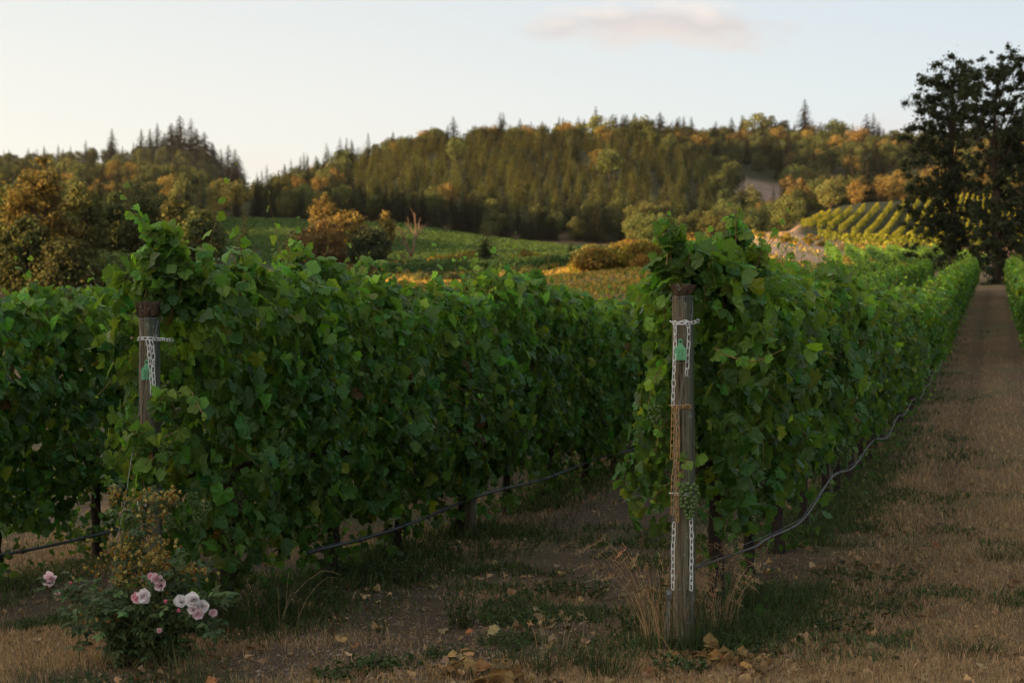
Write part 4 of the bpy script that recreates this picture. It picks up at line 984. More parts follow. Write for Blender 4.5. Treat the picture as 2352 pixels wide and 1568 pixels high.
# nearer single trees, each with crown and trunk
def split_tree(name, acc, mats, px, Y, label, grp=None, dz=-.2, rz=0, sc=1.0, cat='tree', tname='trunk'):
    x = (px - 1176) / FPX * Y; e = empty(name, (x, Y, G(x, Y) + dz), rz); tag(e, label, cat, grp)
    V, T, C, Mi, U = np.concatenate(acc.V), np.concatenate(acc.T), np.concatenate(acc.C), np.concatenate(acc.M), np.concatenate(acc.U)
    for w, nm in ((0, 'crown'), (1, tname)):
        t = T[Mi == w]
        if not len(t): continue
        used, inv = np.unique(t, return_inverse=True)
        obj(nm, mesh_from(nm, V[used], inv.reshape(-1, 3), [mats[w]], None, C[used], None, w == 1), e, sc=sc)
    return e
BK = M['bark']
# big dark trees at the end of the path
def tall_open(seed, Ht, Rc, nl, lobes):
    """tall tree of stacked open leaf masses with sky holes; lobes = (dx, dz fraction, radius)"""
    r = np.random.default_rng(seed); acc = Acc(); C = []; rb = []
    for (lx, lz, lr) in lobes:
        for q in range(int(60 * (lr / 2.2) ** 2)):
            d = nrm(r.normal(0, 1, (1, 3)))[0] * r.uniform(.25, 1) ** .6
            C.append(np.array([lx * .88 + .15, 0, lz * Ht]) + d * lr * [1.12, 1, 1.0]); rb.append(r.uniform(.14, .44))
    C = np.array(C); rb = np.array(rb)
    crown_leaves(acc, C, rb, int(nl * 1.3), .105, .8, soft=True)
    v, t = tube(spline([(0, 0, -.4), (.1, 0, Ht * .3), (-.2, 0, Ht * .6), (.1, 0, Ht * .93)], 12), np.linspace(.38, .06, 12), 9, True, .05); acc.add(v, t, (1, 1, 1), None, 1)
    for q in r.choice(len(C), 46, replace=False):
        z0 = min(C[q][2] * r.uniform(.55, .85), Ht * .85)
        v, t = tube(spline([(0, 0, z0), C[q] * [.5, .5, 0] + [0, 0, z0 + (C[q][2] - z0) * .55], C[q]], 7), np.linspace(.10, .02, 7), 5); acc.add(v, t, (1, 1, 1), None, 1)
    return acc
Zt = 112.0; mpx = Zt / FPX
# left of the pair: top y 135, spreads x 2080..2250
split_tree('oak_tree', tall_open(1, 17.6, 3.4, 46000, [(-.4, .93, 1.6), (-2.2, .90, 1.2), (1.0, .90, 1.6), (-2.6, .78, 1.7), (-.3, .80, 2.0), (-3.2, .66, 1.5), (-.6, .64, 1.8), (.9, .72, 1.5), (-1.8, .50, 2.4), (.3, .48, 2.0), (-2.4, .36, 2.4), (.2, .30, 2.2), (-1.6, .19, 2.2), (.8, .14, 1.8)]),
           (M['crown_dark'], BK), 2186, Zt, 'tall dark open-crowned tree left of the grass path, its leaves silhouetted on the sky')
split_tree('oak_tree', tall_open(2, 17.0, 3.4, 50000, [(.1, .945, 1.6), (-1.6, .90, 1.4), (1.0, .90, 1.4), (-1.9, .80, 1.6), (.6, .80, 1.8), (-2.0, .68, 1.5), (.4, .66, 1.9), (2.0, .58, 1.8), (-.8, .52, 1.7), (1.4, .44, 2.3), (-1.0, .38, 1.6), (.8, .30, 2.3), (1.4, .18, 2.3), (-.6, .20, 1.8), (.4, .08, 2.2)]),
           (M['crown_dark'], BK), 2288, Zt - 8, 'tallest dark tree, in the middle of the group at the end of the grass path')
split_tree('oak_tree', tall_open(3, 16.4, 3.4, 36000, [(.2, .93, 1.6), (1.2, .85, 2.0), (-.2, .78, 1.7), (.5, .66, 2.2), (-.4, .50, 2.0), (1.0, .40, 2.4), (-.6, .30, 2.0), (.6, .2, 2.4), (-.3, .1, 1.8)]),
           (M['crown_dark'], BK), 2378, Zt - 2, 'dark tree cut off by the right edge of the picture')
# big trees at the left edge
def big(seed, h, r_, n=20000, sz=.19): return broadleaf(seed, h, r_, 110, n, sz, .05, blob=.24, limbs=16, soft=True)
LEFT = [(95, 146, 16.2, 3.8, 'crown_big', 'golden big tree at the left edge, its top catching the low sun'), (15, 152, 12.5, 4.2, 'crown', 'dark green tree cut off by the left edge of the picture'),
        (185, 158, 13.2, 3.0, 'crown', 'dark tree just right of the golden big tree'), (250, 165, 12.0, 3.0, 'crown', 'dark leafy tree left of the long vine shoot above the left post'), (60, 132, 9.5, 3.2, 'crown', 'low dark tree in front of the golden big tree'),
        (330, 160, 11.0, 2.8, 'crown', 'brownish tree straight behind the long vine shoot'), (150, 130, 7.5, 3.2, 'crown', 'bushy low tree above the hedge at the left'), (400, 175, 11.5, 2.6, 'crown', 'slim dark tree right of the long vine shoot'),
        (460, 172, 9.5, 3.0, 'crown', 'broad dark tree behind the gap right of the left post'), (270, 135, 6.0, 2.8, 'crown', 'low dark bushy tree just left of the left post')]
for q, (p, Y, h, r_, mt, lb) in enumerate(LEFT): split_tree('broadleaf_tree', big(300 + q, h, r_), (M[mt], BK), p, Y, lb)
# single trees in the valley
split_tree('fir_tree', conifer(401, 10.0, 3.0, 34, 18, .34, .05, pieces=6), (M['crown'], BK), 563, 190, 'slim golden conifer standing before the left patch of the valley field')
split_tree('fir_tree', conifer(402, 11, 3.2, 34, 18, .34, .05, pieces=6), (M['crown'], BK), 490, 205, 'conifer left of the slim golden one above the vine hedge')
split_tree('fir_tree', conifer(403, 7.6, 3.0, 34, 24, .36, .02, pieces=6), (M['needles'], BK), 1115, 185, 'dark solitary conifer standing before the green valley vineyard')
split_tree('fir_tree', conifer(404, 4.0, 1.5, 26, 16, .24, .02, pieces=5), (M['needles'], BK), 1311, 190, 'small dark conifer at the right end of the valley vineyard')
split_tree('maple_tree', broadleaf(410, 11.0, 2.4, 70, 9000, .17, .2, blob=.3, soft=True), (M['crown_gold'], BK), 745, 215, 'peach-coloured tree behind the orange bushes left of the bare tree')
split_tree('maple_tree', broadleaf(411, 7.6, 3.8, 110, 13000, .17, .05, blob=.26, soft=True), (M['crown_red'], BK), 742, 180, 'reddish orange bushy tree in the valley')
split_tree('broadleaf_tree', broadleaf(412, 8.8, 3.2, 100, 12000, .17, .05, blob=.27, soft=True), (M['crown_gold'], BK), 800, 185, 'golden topped bushy tree right beside the reddish one')
split_tree('broadleaf_tree', broadleaf(413, 6.6, 3.0, 90, 11000, .17, .05, blob=.27, soft=True), (M['needles'], BK), 850, 178, 'dark green bushy tree right of the golden topped one')
split_tree('broadleaf_tree', broadleaf(414, 9.0, 1.3, 60, 5000, .15, .15, blob=.4, soft=True), (M['crown_gold'], BK), 887, 186, 'slender yellow tree between the dark bushy tree and the bare tree')
split_tree('broadleaf_tree', broadleaf(415, 6.8, 2.4, 70, 8000, .17, .05, blob=.3, soft=True), (M['needles'], BK), 690, 190, 'dark round tree left of the reddish bushy tree')
# bare dead tree
a = Acc(); r = np.random.default_rng(5)
def branch(p, d, L, rad, depth):
    n = 7; P = [np.array(p, float)]; d = np.array(d, float)
    for q in range(n - 1): d = nrm((d + r.normal(0, .13, 3) + [0, 0, .05])[None])[0]; P.append(P[-1] + d * L / (n - 1))
    v, t = tube(P, np.linspace(rad, rad * .45, n), 6); a.add(v, t, (1, 1, 1), None, 1)
    if depth:
        for q in range(4 if depth > 1 else 3):
            k = r.integers(2, n); dd = d + r.normal(0, .55, 3) * [1, 1, .5] + [0, 0, .25]; branch(P[k], nrm(dd[None])[0], L * r.uniform(.45, .65), rad * .5, depth - 1)
branch((0, 0, -.3), (0, 0, 1), 2.6, .22, 0)
branch((0, 0, 2.0), (-.28, 0, 1), 3.2, .17, 2); branch((0, 0, 2.2), (.42, .1, 1), 4.2, .17, 2); branch((0, 0, 1.2), (-.5, .1, .8), 2.2, .09, 1)
split_tree('dead_tree', a, (M['crown'], M['bark_pale']), 944, 178, 'bare dead tree with pale forked branches before the valley vineyard', dz=0, tname='bare_branches')
# shrubs
SHR = {k: [broadleaf(500 + q, 2.6, 1.9, 20, 1500, .17, .0, blob=.42, limbs=3, trunk_r=.04).mesh('shrub', [M[k], M['bark']]) for q in range(3)] for k in ('shrub_gold', 'crown', 'needles')}
def shrub(p, Y, h, k, lb, grp='shrubs on the dry slope'):
    x = (p - 1176) / FPX * Y; s = h / 2.6
    tag(obj('shrub', ch(SHR[k]), None, (x, Y, G(x, Y) - .1), rng.uniform(0, 6.28), (s * rng.uniform(.9, 1.3), s * rng.uniform(.9, 1.3), s)), lb, 'shrub', grp)
for q in range(120):
    p = rng.uniform(1255, 1620); Y = rng.uniform(128, 205)
    if Y < 150 and p < 1330: continue
    shrub(p, Y, rng.uniform(1.2, 2.6) * (1.0 if p > 1350 else .7), 'shrub_gold' if rng.random() < .62 else 'crown', 'golden brown shrub in the thicket on the dry slope left of the right post')
for p in (1010, 1035, 1060, 1080, 1200, 1235, 1225): shrub(p, 192, rng.uniform(1.6, 2.6), 'shrub_gold', 'small golden bush at the lower edge of the valley vineyard', 'bushes below the valley vineyard')
for q in range(34): shrub(rng.uniform(960, 1260), rng.uniform(138, 160), rng.uniform(.7, 1.3), 'needles' if rng.random() < .5 else 'crown', 'low green bush in front of the dark hedge rows beyond the vines', 'low bushes beyond the vines')
for q in range(30): shrub(rng.uniform(-20, 700), rng.uniform(112, 128), rng.uniform(1.6, 3.0), 'crown', 'dark bush under the trees beyond the left hedge', 'bushes under the left trees')
for q in range(26): shrub(rng.uniform(1640, 1900), rng.uniform(205, 236), rng.uniform(.5, 1.1), 'shrub_gold', 'low dry bush on the bare sandy bank', 'bushes on the sandy bank')
for p in (1530, 1590, 1640): shrub(p, 300, 2.6, 'crown', 'bush at the edge of the pale bare patch below the wood', 'bushes below the wood')

# ------------------------------------------------------------------ distant vine rows, one object per row
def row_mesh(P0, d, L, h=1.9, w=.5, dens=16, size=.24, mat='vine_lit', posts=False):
    """P0 start, d unit direction; leaves hug a hedge body; heights follow the ground"""
    n = int(L * dens); t = rng.uniform(0, L, n); hh = h * (.85 + .3 * fbm(t / 1.3 + P0[0], 0 * t, 3))
    z = .35 + (hh - .35) * rng.random(n) ** .7; sd = np.where(rng.random(n) < .5, -1, 1.)
    y = sd * w * .5 * (1 - .6 * rng.random(n) ** 2) * np.interp(z / h, [0, .5, 1], [.8, 1, .6])
    pr = np.array([d[1], -d[0]]); X = P0[0] + d[0] * t + pr[0] * y; Y = P0[1] + d[1] * t + pr[1] * y
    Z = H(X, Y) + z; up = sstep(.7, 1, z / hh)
    nd = np.stack([pr[0] * sd, pr[1] * sd, .3 + up * 1.2], 1) + rng.normal(0, .4, (n, 3)); nd = nrm(nd); a = nrm(np.cross(nd, rng.normal(0, 1, (n, 3)))); b = np.cross(nd, a)
    s = size * rng.uniform(.7, 1.3, n)[:, None]; P = np.stack([X, Y, Z], 1)
    V = np.stack([P - a * s, P - b * s, P + a * s, P + b * s], 1).reshape(-1, 3); q = np.arange(n)[:, None] * 4
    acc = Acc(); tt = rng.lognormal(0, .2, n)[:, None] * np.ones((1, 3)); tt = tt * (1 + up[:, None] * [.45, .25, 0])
    acc.add(V, np.concatenate([q + [0, 1, 2], q + [0, 2, 3]]), np.repeat(tt, 4, 0))
    for k in np.arange(.4, L, 2.2):
        x, y = P0[0] + d[0] * k, P0[1] + d[1] * k; g = G(x, y); v, t_ = tube([(x, y, g - .1), (x, y, g + .8)], .06, 4); acc.add(v, t_, (1, 1, 1), None, 1)
    return acc.mesh('vine_row', [M[mat], M['trunk_vine']])
def far_row(px, Y, d, L, label, grp, **kw):
    x = (px - 1176) / FPX * Y; tag(obj('vine_row', row_mesh((x, Y), d, L, **kw)), label, 'vine row', grp)
# sunlit block on the right hill; rows run like the near ones
s_first = None
x0 = (1826 - 1176) / FPX * 268
for k in range(44):
    s_ = k * 1.2
    # lower boundary of the block slants towards the camera going right
    sx_ = x0 + s_ * DY; sy_ = 262 - s_ * DX - 34 * sstep(0, 14, np.array(s_)) 
    L = 34 + 72 * float(sstep(0, 16, np.array(s_)))
    P0 = (sx_, float(sy_))
    lb = 'leftmost sunlit vine row on the hill, above the sandy bank' if k == 0 else ('sunlit vine row running up the hill behind the dark trees' if k > 18 else 'sunlit vine row running up the right hill left of the dark trees')
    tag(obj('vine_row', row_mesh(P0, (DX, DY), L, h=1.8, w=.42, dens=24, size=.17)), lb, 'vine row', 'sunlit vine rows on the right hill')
# headland row along the foot of that block
far_row(1880, 226, (.985, -.17), 40, 'vine row running crosswise along the foot of the sunlit hill block', None, h=2.0, w=.9, dens=26, size=.25)
# small block of rows coming downhill behind the near rows
dv = np.array([.19, 1.0]); dv /= np.linalg.norm(dv)
for k, (p, L) in enumerate(((1927, 38), (1990, 44), (2056, 48), (2120, 50), (2190, 50), (2260, 50))):
    far_row(p, 150, tuple(dv), L, ['leftmost hedge of the small vine block below the sunlit hill', 'second hedge from the left in the small vine block below the sunlit hill', 'third hedge from the left in the small vine block below the sunlit hill'][k] if k < 3 else 'hedge of the small vine block hidden behind the dark trees',
            'hedges of the small vine block', h=2.0, w=.85, dens=40, size=.17, mat='vine_far')
# green valley vineyard
for k in range(44):
    Y = 205 + k * 2.55; p0 = 470 if k > 12 else 600; p1 = 1390 - k * 4
    L = (p1 - p0) / FPX * Y
    far_row(p0, Y + 6, (.996, -.087), L, 'green vine row running across the valley vineyard', 'rows of the valley vineyard', h=1.1, w=.9, dens=36, size=.15, mat='vine_valley')
for k, Y in enumerate((166, 172, 178)):
    far_row(860, Y, (.9995, -.03), 24, ['front one of the dark hedge rows crossing behind the middle vines', 'middle one of the dark hedge rows crossing behind the middle vines', 'rear one of the dark hedge rows crossing behind the middle vines'][k], 'dark crossing hedge rows', h=1.7, w=1.0, dens=46, size=.17, mat='vine_valley')

# ------------------------------------------------------------------ ground cover
def blades(acc, x, y, h, w, lean, tint, m=0, seg=1):
    n = len(x); z = H(x, y) - .004; a = rng.uniform(0, 6.28, n); sd = np.stack([np.cos(a), np.sin(a), 0 * a], 1) * (w / 2)[:, None]
    b = rng.uniform(0, 6.28, n); ln = np.stack([np.cos(b), np.sin(b), 0 * b], 1) * (lean * h)[:, None]
    P = np.stack([x, y, z], 1); mid = P + ln * .3 + [0, 0, 1] * (h * .6)[:, None]; tip = P + ln + [0, 0, 1] * (h * (1 - .35 * lean))[:, None]
    V = np.stack([P - sd, P + sd, mid + sd * .7, mid - sd * .7, tip], 1).reshape(-1, 3); q = np.arange(n)[:, None] * 5
    acc.add(V, np.concatenate([q + [0, 1, 2], q + [0, 2, 3], q + [3, 2, 4]]), np.repeat(tint, 5, 0), None, m)
def zone_pts(n, y0, y1, p0, p1, power=2.0):
    """random ground points, thinner with distance; even per area near the camera"""
    f = rng.random(n); Y = 1 / (1 / y0 + f * (1 / y1 - 1 / y0)); p = rng.uniform(p0, p1, n); X = (p - 1176) / FPX * Y; return X, Y
def tints(n, v=.25, warm=0):
    b = rng.lognormal(0, v, n)[:, None]; return b * np.stack([rng.normal(1, .08, n), np.ones(n), rng.normal(1, .1, n)], 1)
# dry mown grass: path and headland on the right, patch on the left
a = Acc()
X, Y = zone_pts(500000, 5.2, 46, -300, 2900); s, t = st(X, Y)
n1 = fbm(X / 1.1, Y / 1.1, 4); n3 = fbm(X / 2.2 + 31, Y / 2.2, 4)
dryp = sstep(.30, 1.0, s) * (.45 + .9 * sstep(.35, .55, fbm(s * 1.6 + 3, t * .16, 4))) + ((s < .45) & (t < -.15)) * sstep(-1.0, -.2, s) * .8 + (s < -2.2) * sstep(.62, .45, n1) * (.75 - .4 * (t > 0)) + ((s > -2.3) & (s < .5)) * sstep(.42, .30, n1) * .35 + .05
dryp = dryp * (1 - .5 * (np.exp(-((s - .95) / .18) ** 2) + np.exp(-((s - 2.0) / .18) ** 2)) * sstep(-.5, 2, t))
keep = rng.random(len(X)) < np.clip(dryp, 0, 1); X, Y, s, t = X[keep], Y[keep], s[keep], t[keep]
h = rng.uniform(.018, .055, len(X)) * (1 + .6 * (np.hypot(X, Y) > 12)) * (.7 + .7 * fbm(X * 1.3, Y * 1.3, 3)); w = np.interp(Y, [6, 12, 45], [.0028, .005, .018])
blades(a, X, Y, h, w * rng.uniform(.7, 1.3, len(X)), rng.uniform(.2, 1.2, len(X)), tints(len(X), .3))
tag(obj('dry_grass', a.mesh('dry_grass', [M['dry']])), 'short dry straw-coloured grass on the path and headland', 'grass', kind='stuff')
a = Acc(); n = 150000
Y = rng.uniform(88, 238, n); p = rng.uniform(860, 2080, n); X = (p - 1176) / FPX * Y
nb_ = fbm(X / 7, Y / 7, 4)
w_ = .25 + .9 * sstep(.42, .6, nb_)
w_ = w_ * (1 - .93 * sstep(148, 165, Y) * sstep(1690, 1730, p) * sstep(2000, 1900, p)) * (1 - .8 * (p < 1400) * (Y > 180))
k = rng.random(n) < w_; X, Y, nb_ = X[k], Y[k], nb_[k]; n = len(X)
tt = tints(n, .3) * (1 - .45 * (rng.random((n, 1)) < .3) * np.array([[1.3, .6, .9]]))
blades(a, X, Y, rng.uniform(.15, .7, n) * (.4 + nb_), rng.uniform(.10, .28, n), rng.uniform(.3, 1.0, n), tt)
tag(obj('dry_brush', a.mesh('dry_brush', [M['brush']])), 'golden brown dry grass and brush on the slope beyond the vines', 'brush', kind='stuff')
# green weeds in patches and under the rows
a = Acc()
X, Y = zone_pts(420000, 5.2, 60, -300, 2900); s, t = st(X, Y)
n3 = fbm(X / .9 + 31, Y / .9 + 4, 4); n4 = fbm(X / .35 + 3, Y / .35, 3)
foot = sum(np.exp(-((s - r_) / .42) ** 2) for r_ in (0.1, -2.65, -5.3)) * (t > -.3)
wp = sstep(.58, .68, n3) * .8 * sstep(.4, .55, n4) + foot * sstep(.34, .50, n3) * 1.0 + sstep(1.1, .5, np.abs(s - .55)) * sstep(.54, .70, n3) * .35 * (t > -.2)
keep = rng.random(len(X)) < np.clip(wp, 0, 1) * (1 - .55 * sstep(.9, 1.6, s)); X, Y, s, t = X[keep], Y[keep], s[keep], t[keep]; n = len(X)
h = rng.uniform(.02, .085, n) * (1 + 2.2 * np.exp(-((s + 2.65) / .45) ** 2) * (t > 0) * rng.random(n) + .8 * np.exp(-((s - .1) / .4) ** 2)); w = np.interp(Y, [6, 12, 45], [.006, .009, .03])
blades(a, X, Y, h, w * rng.uniform(.6, 1.6, n), rng.uniform(.3, 1.5, n), tints(n, .35))
tag(obj('weeds', a.mesh('weeds', [M['weed']])), 'low green weeds growing in patches on the ground and at the foot of the vines', 'weeds', kind='stuff')
# fallen leaves
a = Acc()
X, Y = zone_pts(9000, 6.0, 40, 0, 2400); s, t = st(X, Y)
keep = rng.random(len(X)) < .10 + .5 * np.exp(-((s - .35) / .5) ** 2) + .45 * ((s < -.3) & (s > -2.6)) * sstep(.5, .6, fbm(X / .8, Y / .8 + 7, 3)) + .3 * np.exp(-((s + 2.4) / .3) ** 2)
X, Y = X[keep], Y[keep]; n = len(X)
nd = rng.normal(0, .35, (n, 3)) + [0, 0, 1]; yd = rng.normal(0, 1, (n, 3)) * [1, 1, .2]
place(a, [leaf_tmpl(HALF_LO, f, d, w_, p) for f, d, w_, p in ((.5, -.4, .2, 0), (.3, .5, .25, 2), (.8, .1, .2, 4))], np.stack([X, Y, H(X, Y) + .012], 1), yd, nd, rng.uniform(.015, .042, n), np.clip(tints(n, .45), 0, 2.4))
tag(obj('leaf_litter', a.mesh('leaf_litter', [M['dead_leaf']])), 'curled brown fallen leaves scattered over soil and grass', 'leaf litter', kind='stuff')
# straw, stalks and leaf bits lying flat
a = Acc(); X, Y = zone_pts(30000, 6.0, 26, 300, 2380); s, t = st(X, Y); keep = (s > -2.8) & (rng.random(len(X)) < .35 + .65 * sstep(.42, .58, fbm(X / .5, Y / .5 + 3, 3))); X, Y = X[keep], Y[keep]; n = len(X)
SL = [leaf_tmpl([(-60, .05), (20, .10), (70, .16), (90, 1.2)], .2, .15, .05, 1)]
place(a, SL, np.stack([X, Y, H(X, Y) + .006], 1), rng.normal(0, 1, (n, 3)) * [1, 1, .12], rng.normal(0, .25, (n, 3)) + [0, 0, 1], rng.uniform(.010, .042, n), np.clip(tints(n, .4), 0, 1.8))
tag(obj('straw', a.mesh('straw', [M['dry']])), 'broken dry stalks and straw lying on the soil', 'straw', kind='stuff')
# soil clods and twigs between the rows
a = Acc(); X, Y = zone_pts(5200, 6.0, 22, 500, 2000); s, t = st(X, Y); keep = (s > -2.7) & (s < .2); X, Y = X[keep], Y[keep]
for x, y in zip(X, Y):
    sc = rng.uniform(.004, .015); a.add(ICO[0] * [sc, sc, sc * .6] * (1 + rng.normal(0, .15, (34, 1))) + [x, y, 0], ICO[1], np.clip(rng.lognormal(0, .3), .5, 1.8) * np.array([.20, .155, .13]))
v = np.concatenate(a.V); v[:, 2] += H(np.repeat(X, 34), np.repeat(Y, 34)); a.V = [v]
tag(obj('soil_clods', a.mesh('soil_clods', [M['ground']], True)), 'small clods and crumbs of bare soil between the rows', 'soil', kind='stuff')

# tufts and single plants near the camera
def tuft(name, x, y, n, hmin, hmax, spread, mat, label, cat='grass', lean=.6, grp=None, heads=False, wd=.0035):
    a = Acc(); g = G(x, y)
    for q in range(n):
        an = rng.uniform(0, 6.28); rr_ = spread * rng.random() ** .7; b = np.array([math.cos(an) * rr_, math.sin(an) * rr_, 0])
        hh = rng.uniform(hmin, hmax); d2 = an + rng.normal(0, .8); o = np.array([math.cos(d2), math.sin(d2), 0]) * lean * hh * rng.uniform(.3, 1.1)
        P = spline([b + [0, 0, -.01], b + o * .25 + [0, 0, hh * .55], b + o * .7 + [0, 0, hh * .93], b + o + [0, 0, hh * (1 - .15 * lean)]], 7)
        tt = np.clip(rng.lognormal(0, .25), .5, 1.8); tt = np.array([tt * rng.normal(1, .1), tt, tt])
        v, t = tube(P, np.linspace(wd * .5, wd * .15, 7), 3, False); a.add(v, t, tt)
        if heads:
            for z in range(16):
                c = P[-1] + (P[-2] - P[-1]) * z * .13; dd = rng.normal(0, .012, 3); v, t = tube([c, c + dd + [0, 0, .006]], [.0016, .0004], 3, False); a.add(v, t, tt * 1.15)
    return tag(obj(name, a.mesh(name, [M[mat]]), None, (x, y, g)), label, cat, grp)
def wx(px, Y): return (px - 1176) / FPX * Y
tuft('dry_grass_tuft', wx(1500, 7.35), 7.35, 60, .30, .55, .07, 'dry', 'tall dry grass with drooping seed heads just left of the right post', heads=True, lean=.9)
tuft('dry_grass_tuft', wx(1530, 7.1), 7.1, 70, .10, .34, .10, 'dry', 'dry grass around the left foot of the right post', lean=.7)
tuft('dry_grass_tuft', wx(1645, 7.4), 7.4, 60, .15, .42, .12, 'dry', 'dry grass right of the right post under the drip hose', heads=True)
tuft('green_grass_tuft', wx(1590, 6.95), 6.95, 80, .08, .36, .10, 'weed', 'green grass growing at the foot of the right post', lean=.5)
tuft('green_grass_tuft', wx(1680, 7.3), 7.3, 90, .08, .30, .22, 'weed', 'dense green grass clump right of the right post')
tuft('green_grass_tuft', wx(1780, 8.0), 8.0, 100, .06, .24, .30, 'weed', 'wide green grass clump beside the hose right of the right post', lean=.9)
tuft('green_grass_tuft', wx(520, 7.9), 7.9, 160, .10, .42, .25, 'weed', 'long green grass right of the rose bush', lean=.8)
tuft('green_grass_tuft', wx(600, 8.2), 8.2, 200, .08, .34, .28, 'weed', 'green grass clump below the drip hose of the middle row', lean=.9)
tuft('dry_grass_tuft', wx(630, 8.0), 8.0, 9, .18, .36, .16, 'dry', 'pale dry stalks leaning in front of the middle row', lean=1.0, wd=.004)
tuft('green_grass_tuft', wx(440, 6.5), 6.5, 90, .05, .20, .2, 'weed', 'short green grass at the bottom left below the rose bush')
tuft('green_grass_tuft', wx(130, 6.5), 6.5, 90, .05, .16, .2, 'weed', 'short green grass at the bottom left corner')
for q, (p, Y, n) in enumerate(((1240, 6.6, 80), (1330, 6.75, 90), (1400, 6.5, 110), (1180, 6.9, 60))):
    tuft('green_grass_tuft', wx(p, Y), Y, n, .04, .17, .13, 'weed', ['grey green grass tuft right of the dried leaf heap', 'thin grass tuft with upright stalks below the dry tall grass', 'grass tuft at the bottom, left of the right post foot', 'small grass tuft above the dried leaf heap'][q], lean=1.0)
tuft('dry_grass_tuft', wx(1290, 6.8), 6.8, 12, .18, .30, .12, 'dry', 'few upright pale flower stalks at the bottom middle', heads=True, lean=.4)
for q, (p, Y, n) in enumerate(((2300, 9.5, 90), (2230, 6.9, 90), (2280, 8.0, 50))):
    tuft('green_grass_tuft', wx(p, Y), Y, n, .03, .09, .16, 'weed', ['green tuft at the right edge on the dry path', 'green tuft in the bottom right corner of the dry grass', 'small green tuft near the right edge'][q], lean=1.2)
# leafy weeds
def leafy(x, y, n, hh, spread, label, mat='weed', sz=.02, name='weed', grp=None, tallness=1.0):
    a = Acc(); g = G(x, y)
    for q in range(n):
        an = rng.uniform(0, 6.28); rr_ = spread * rng.random() ** .6; b = np.array([math.cos(an) * rr_, math.sin(an) * rr_, 0]); h_ = hh * rng.uniform(.5, 1.1)
        P = spline([b, b * 1.1 + rng.normal(0, .01, 3) + [0, 0, h_ * .5], b * 1.25 + rng.normal(0, .02, 3) * [1, 1, 0] + [0, 0, h_]], 7)
        v, t = tube(P, [.0018] * 7, 3, False); a.add(v, t, (.9, .8, .6))
        m = 9; f = rng.random(m); C = np.stack([np.interp(f * 6, range(7), P[:, c]) for c in range(3)], 1)
        o = nrm(rng.normal(0, 1, (m, 3)) * [1, 1, .4]); nd = rng.normal(0, .4, (m, 3)) + [0, 0, 1]
        place(a, LEAFLET, C, o, nd, sz * rng.uniform(.6, 1.3, m), tints(m, .3))
    return tag(obj(name, a.mesh(name, [M[mat]]), None, (x, y, g)), label, 'weed', grp, 'stuff')
LEAFLET = [leaf_tmpl([(-60, .12), (20, .34), (60, .62), (90, 1.1)], f, d, .05, 1) for f, d in ((.3, .2), (.1, .4))]
for p, Y, n, h_, sp, lb in ((880, 6.85, 60, .07, .16, 'bright green low weed patch at the bottom, left of the dried leaf heap'), (780, 6.75, 40, .05, .12, 'small green weed patch at the bottom left of the soil strip'),
                            (1060, 7.9, 26, .24, .09, 'upright feathery green weed in the middle of the soil strip'), (1230, 7.9, 60, .07, .2, 'green weed patch in the soil strip below the hedge gap'),
                            (1180, 7.4, 50, .06, .18, 'weed patch beside the large pale fallen leaf'), (1300, 8.8, 60, .08, .25, 'dark green weed patch further up the soil strip'), (1020, 7.1, 40, .04, .12, 'flat weed patch left of the pale fallen leaf'),
                            (1480, 7.6, 40, .12, .12, 'green weed left of the right post behind the dry grass'), (1560, 6.6, 40, .05, .12, 'low weeds in front of the right post foot'), (1900, 7.6, 60, .05, .25, 'flat green weeds on the path right of the post'), (1700, 6.9, 50, .06, .18, 'weeds right of the right post foot'),
                            (2000, 9.0, 60, .05, .3, 'green weed patch on the dry path'), (700, 8.8, 60, .14, .25, 'weeds under the hose of the middle row'), (900, 9.6, 80, .13, .35, 'weeds between the trunks of the middle row'),
                            (1100, 10.6, 80, .14, .4, 'weeds at the foot of the line post in the middle row'), (250, 6.5, 60, .06, .25, 'dark low weeds below the rose bush')):
    leafy(wx(p, Y), Y, n, h_, sp, lb, sz=.022)
leafy(wx(1520, 7.2), 7.2, 3, .62, .02, 'tall thin green weed with a seed tip left of the right post', sz=.035)
# notable fallen leaves and the heap of dried leaves
def fallen(px, Y, size, tint, label, lift=.03):
    a = Acc(); x = wx(px, Y)
    place(a, [TMPL[3], TMPL[1]], np.zeros((1, 3)), np.array([[rng.normal(), rng.normal() * .5, .1]]), np.array([[rng.normal(0, .3), -.55, 1.]]), np.array([size]), np.array([tint]))
    tag(obj('fallen_leaf', a.mesh('fallen_leaf', [M['dead_leaf']]), None, (x, Y, G(x, Y) + lift)), label, 'leaf', 'single large fallen leaves')
PALE = (1.5, 1.75, 1.5); TAN = (1.7, 1.6, 1.2)
for p, py, s_, tn, lb in ((1140, 1440, .055, PALE, 'large pale green fallen leaf in the middle of the soil strip'), (782, 1453, .038, TAN, 'pale tan fallen leaf right of the rose bush'), (1042, 1495, .034, TAN, 'light fallen leaf left of the dried leaf heap'),
                          (488, 1548, .042, (1.9, 1.2, .9), 'peach coloured fallen leaf at the bottom below the rose bush'), (2155, 1270, .05, (.9, .6, .5), 'dark curled leaf on the dry path'), (815, 1470, .03, (1.0, .7, .6), 'small brown fallen leaf beside the pale tan one'),
                          (1080, 1435, .03, (1.7, 1.1, .9), 'small orange brown leaf left of the large pale green one'), (2110, 1300, .045, (.9, 1.0, .8), 'greenish curled leaf on the path near the dark curled leaf')):
    Y = CAM_H * FPX / (py - 760); fallen(p, Y, s_, tn, lb)
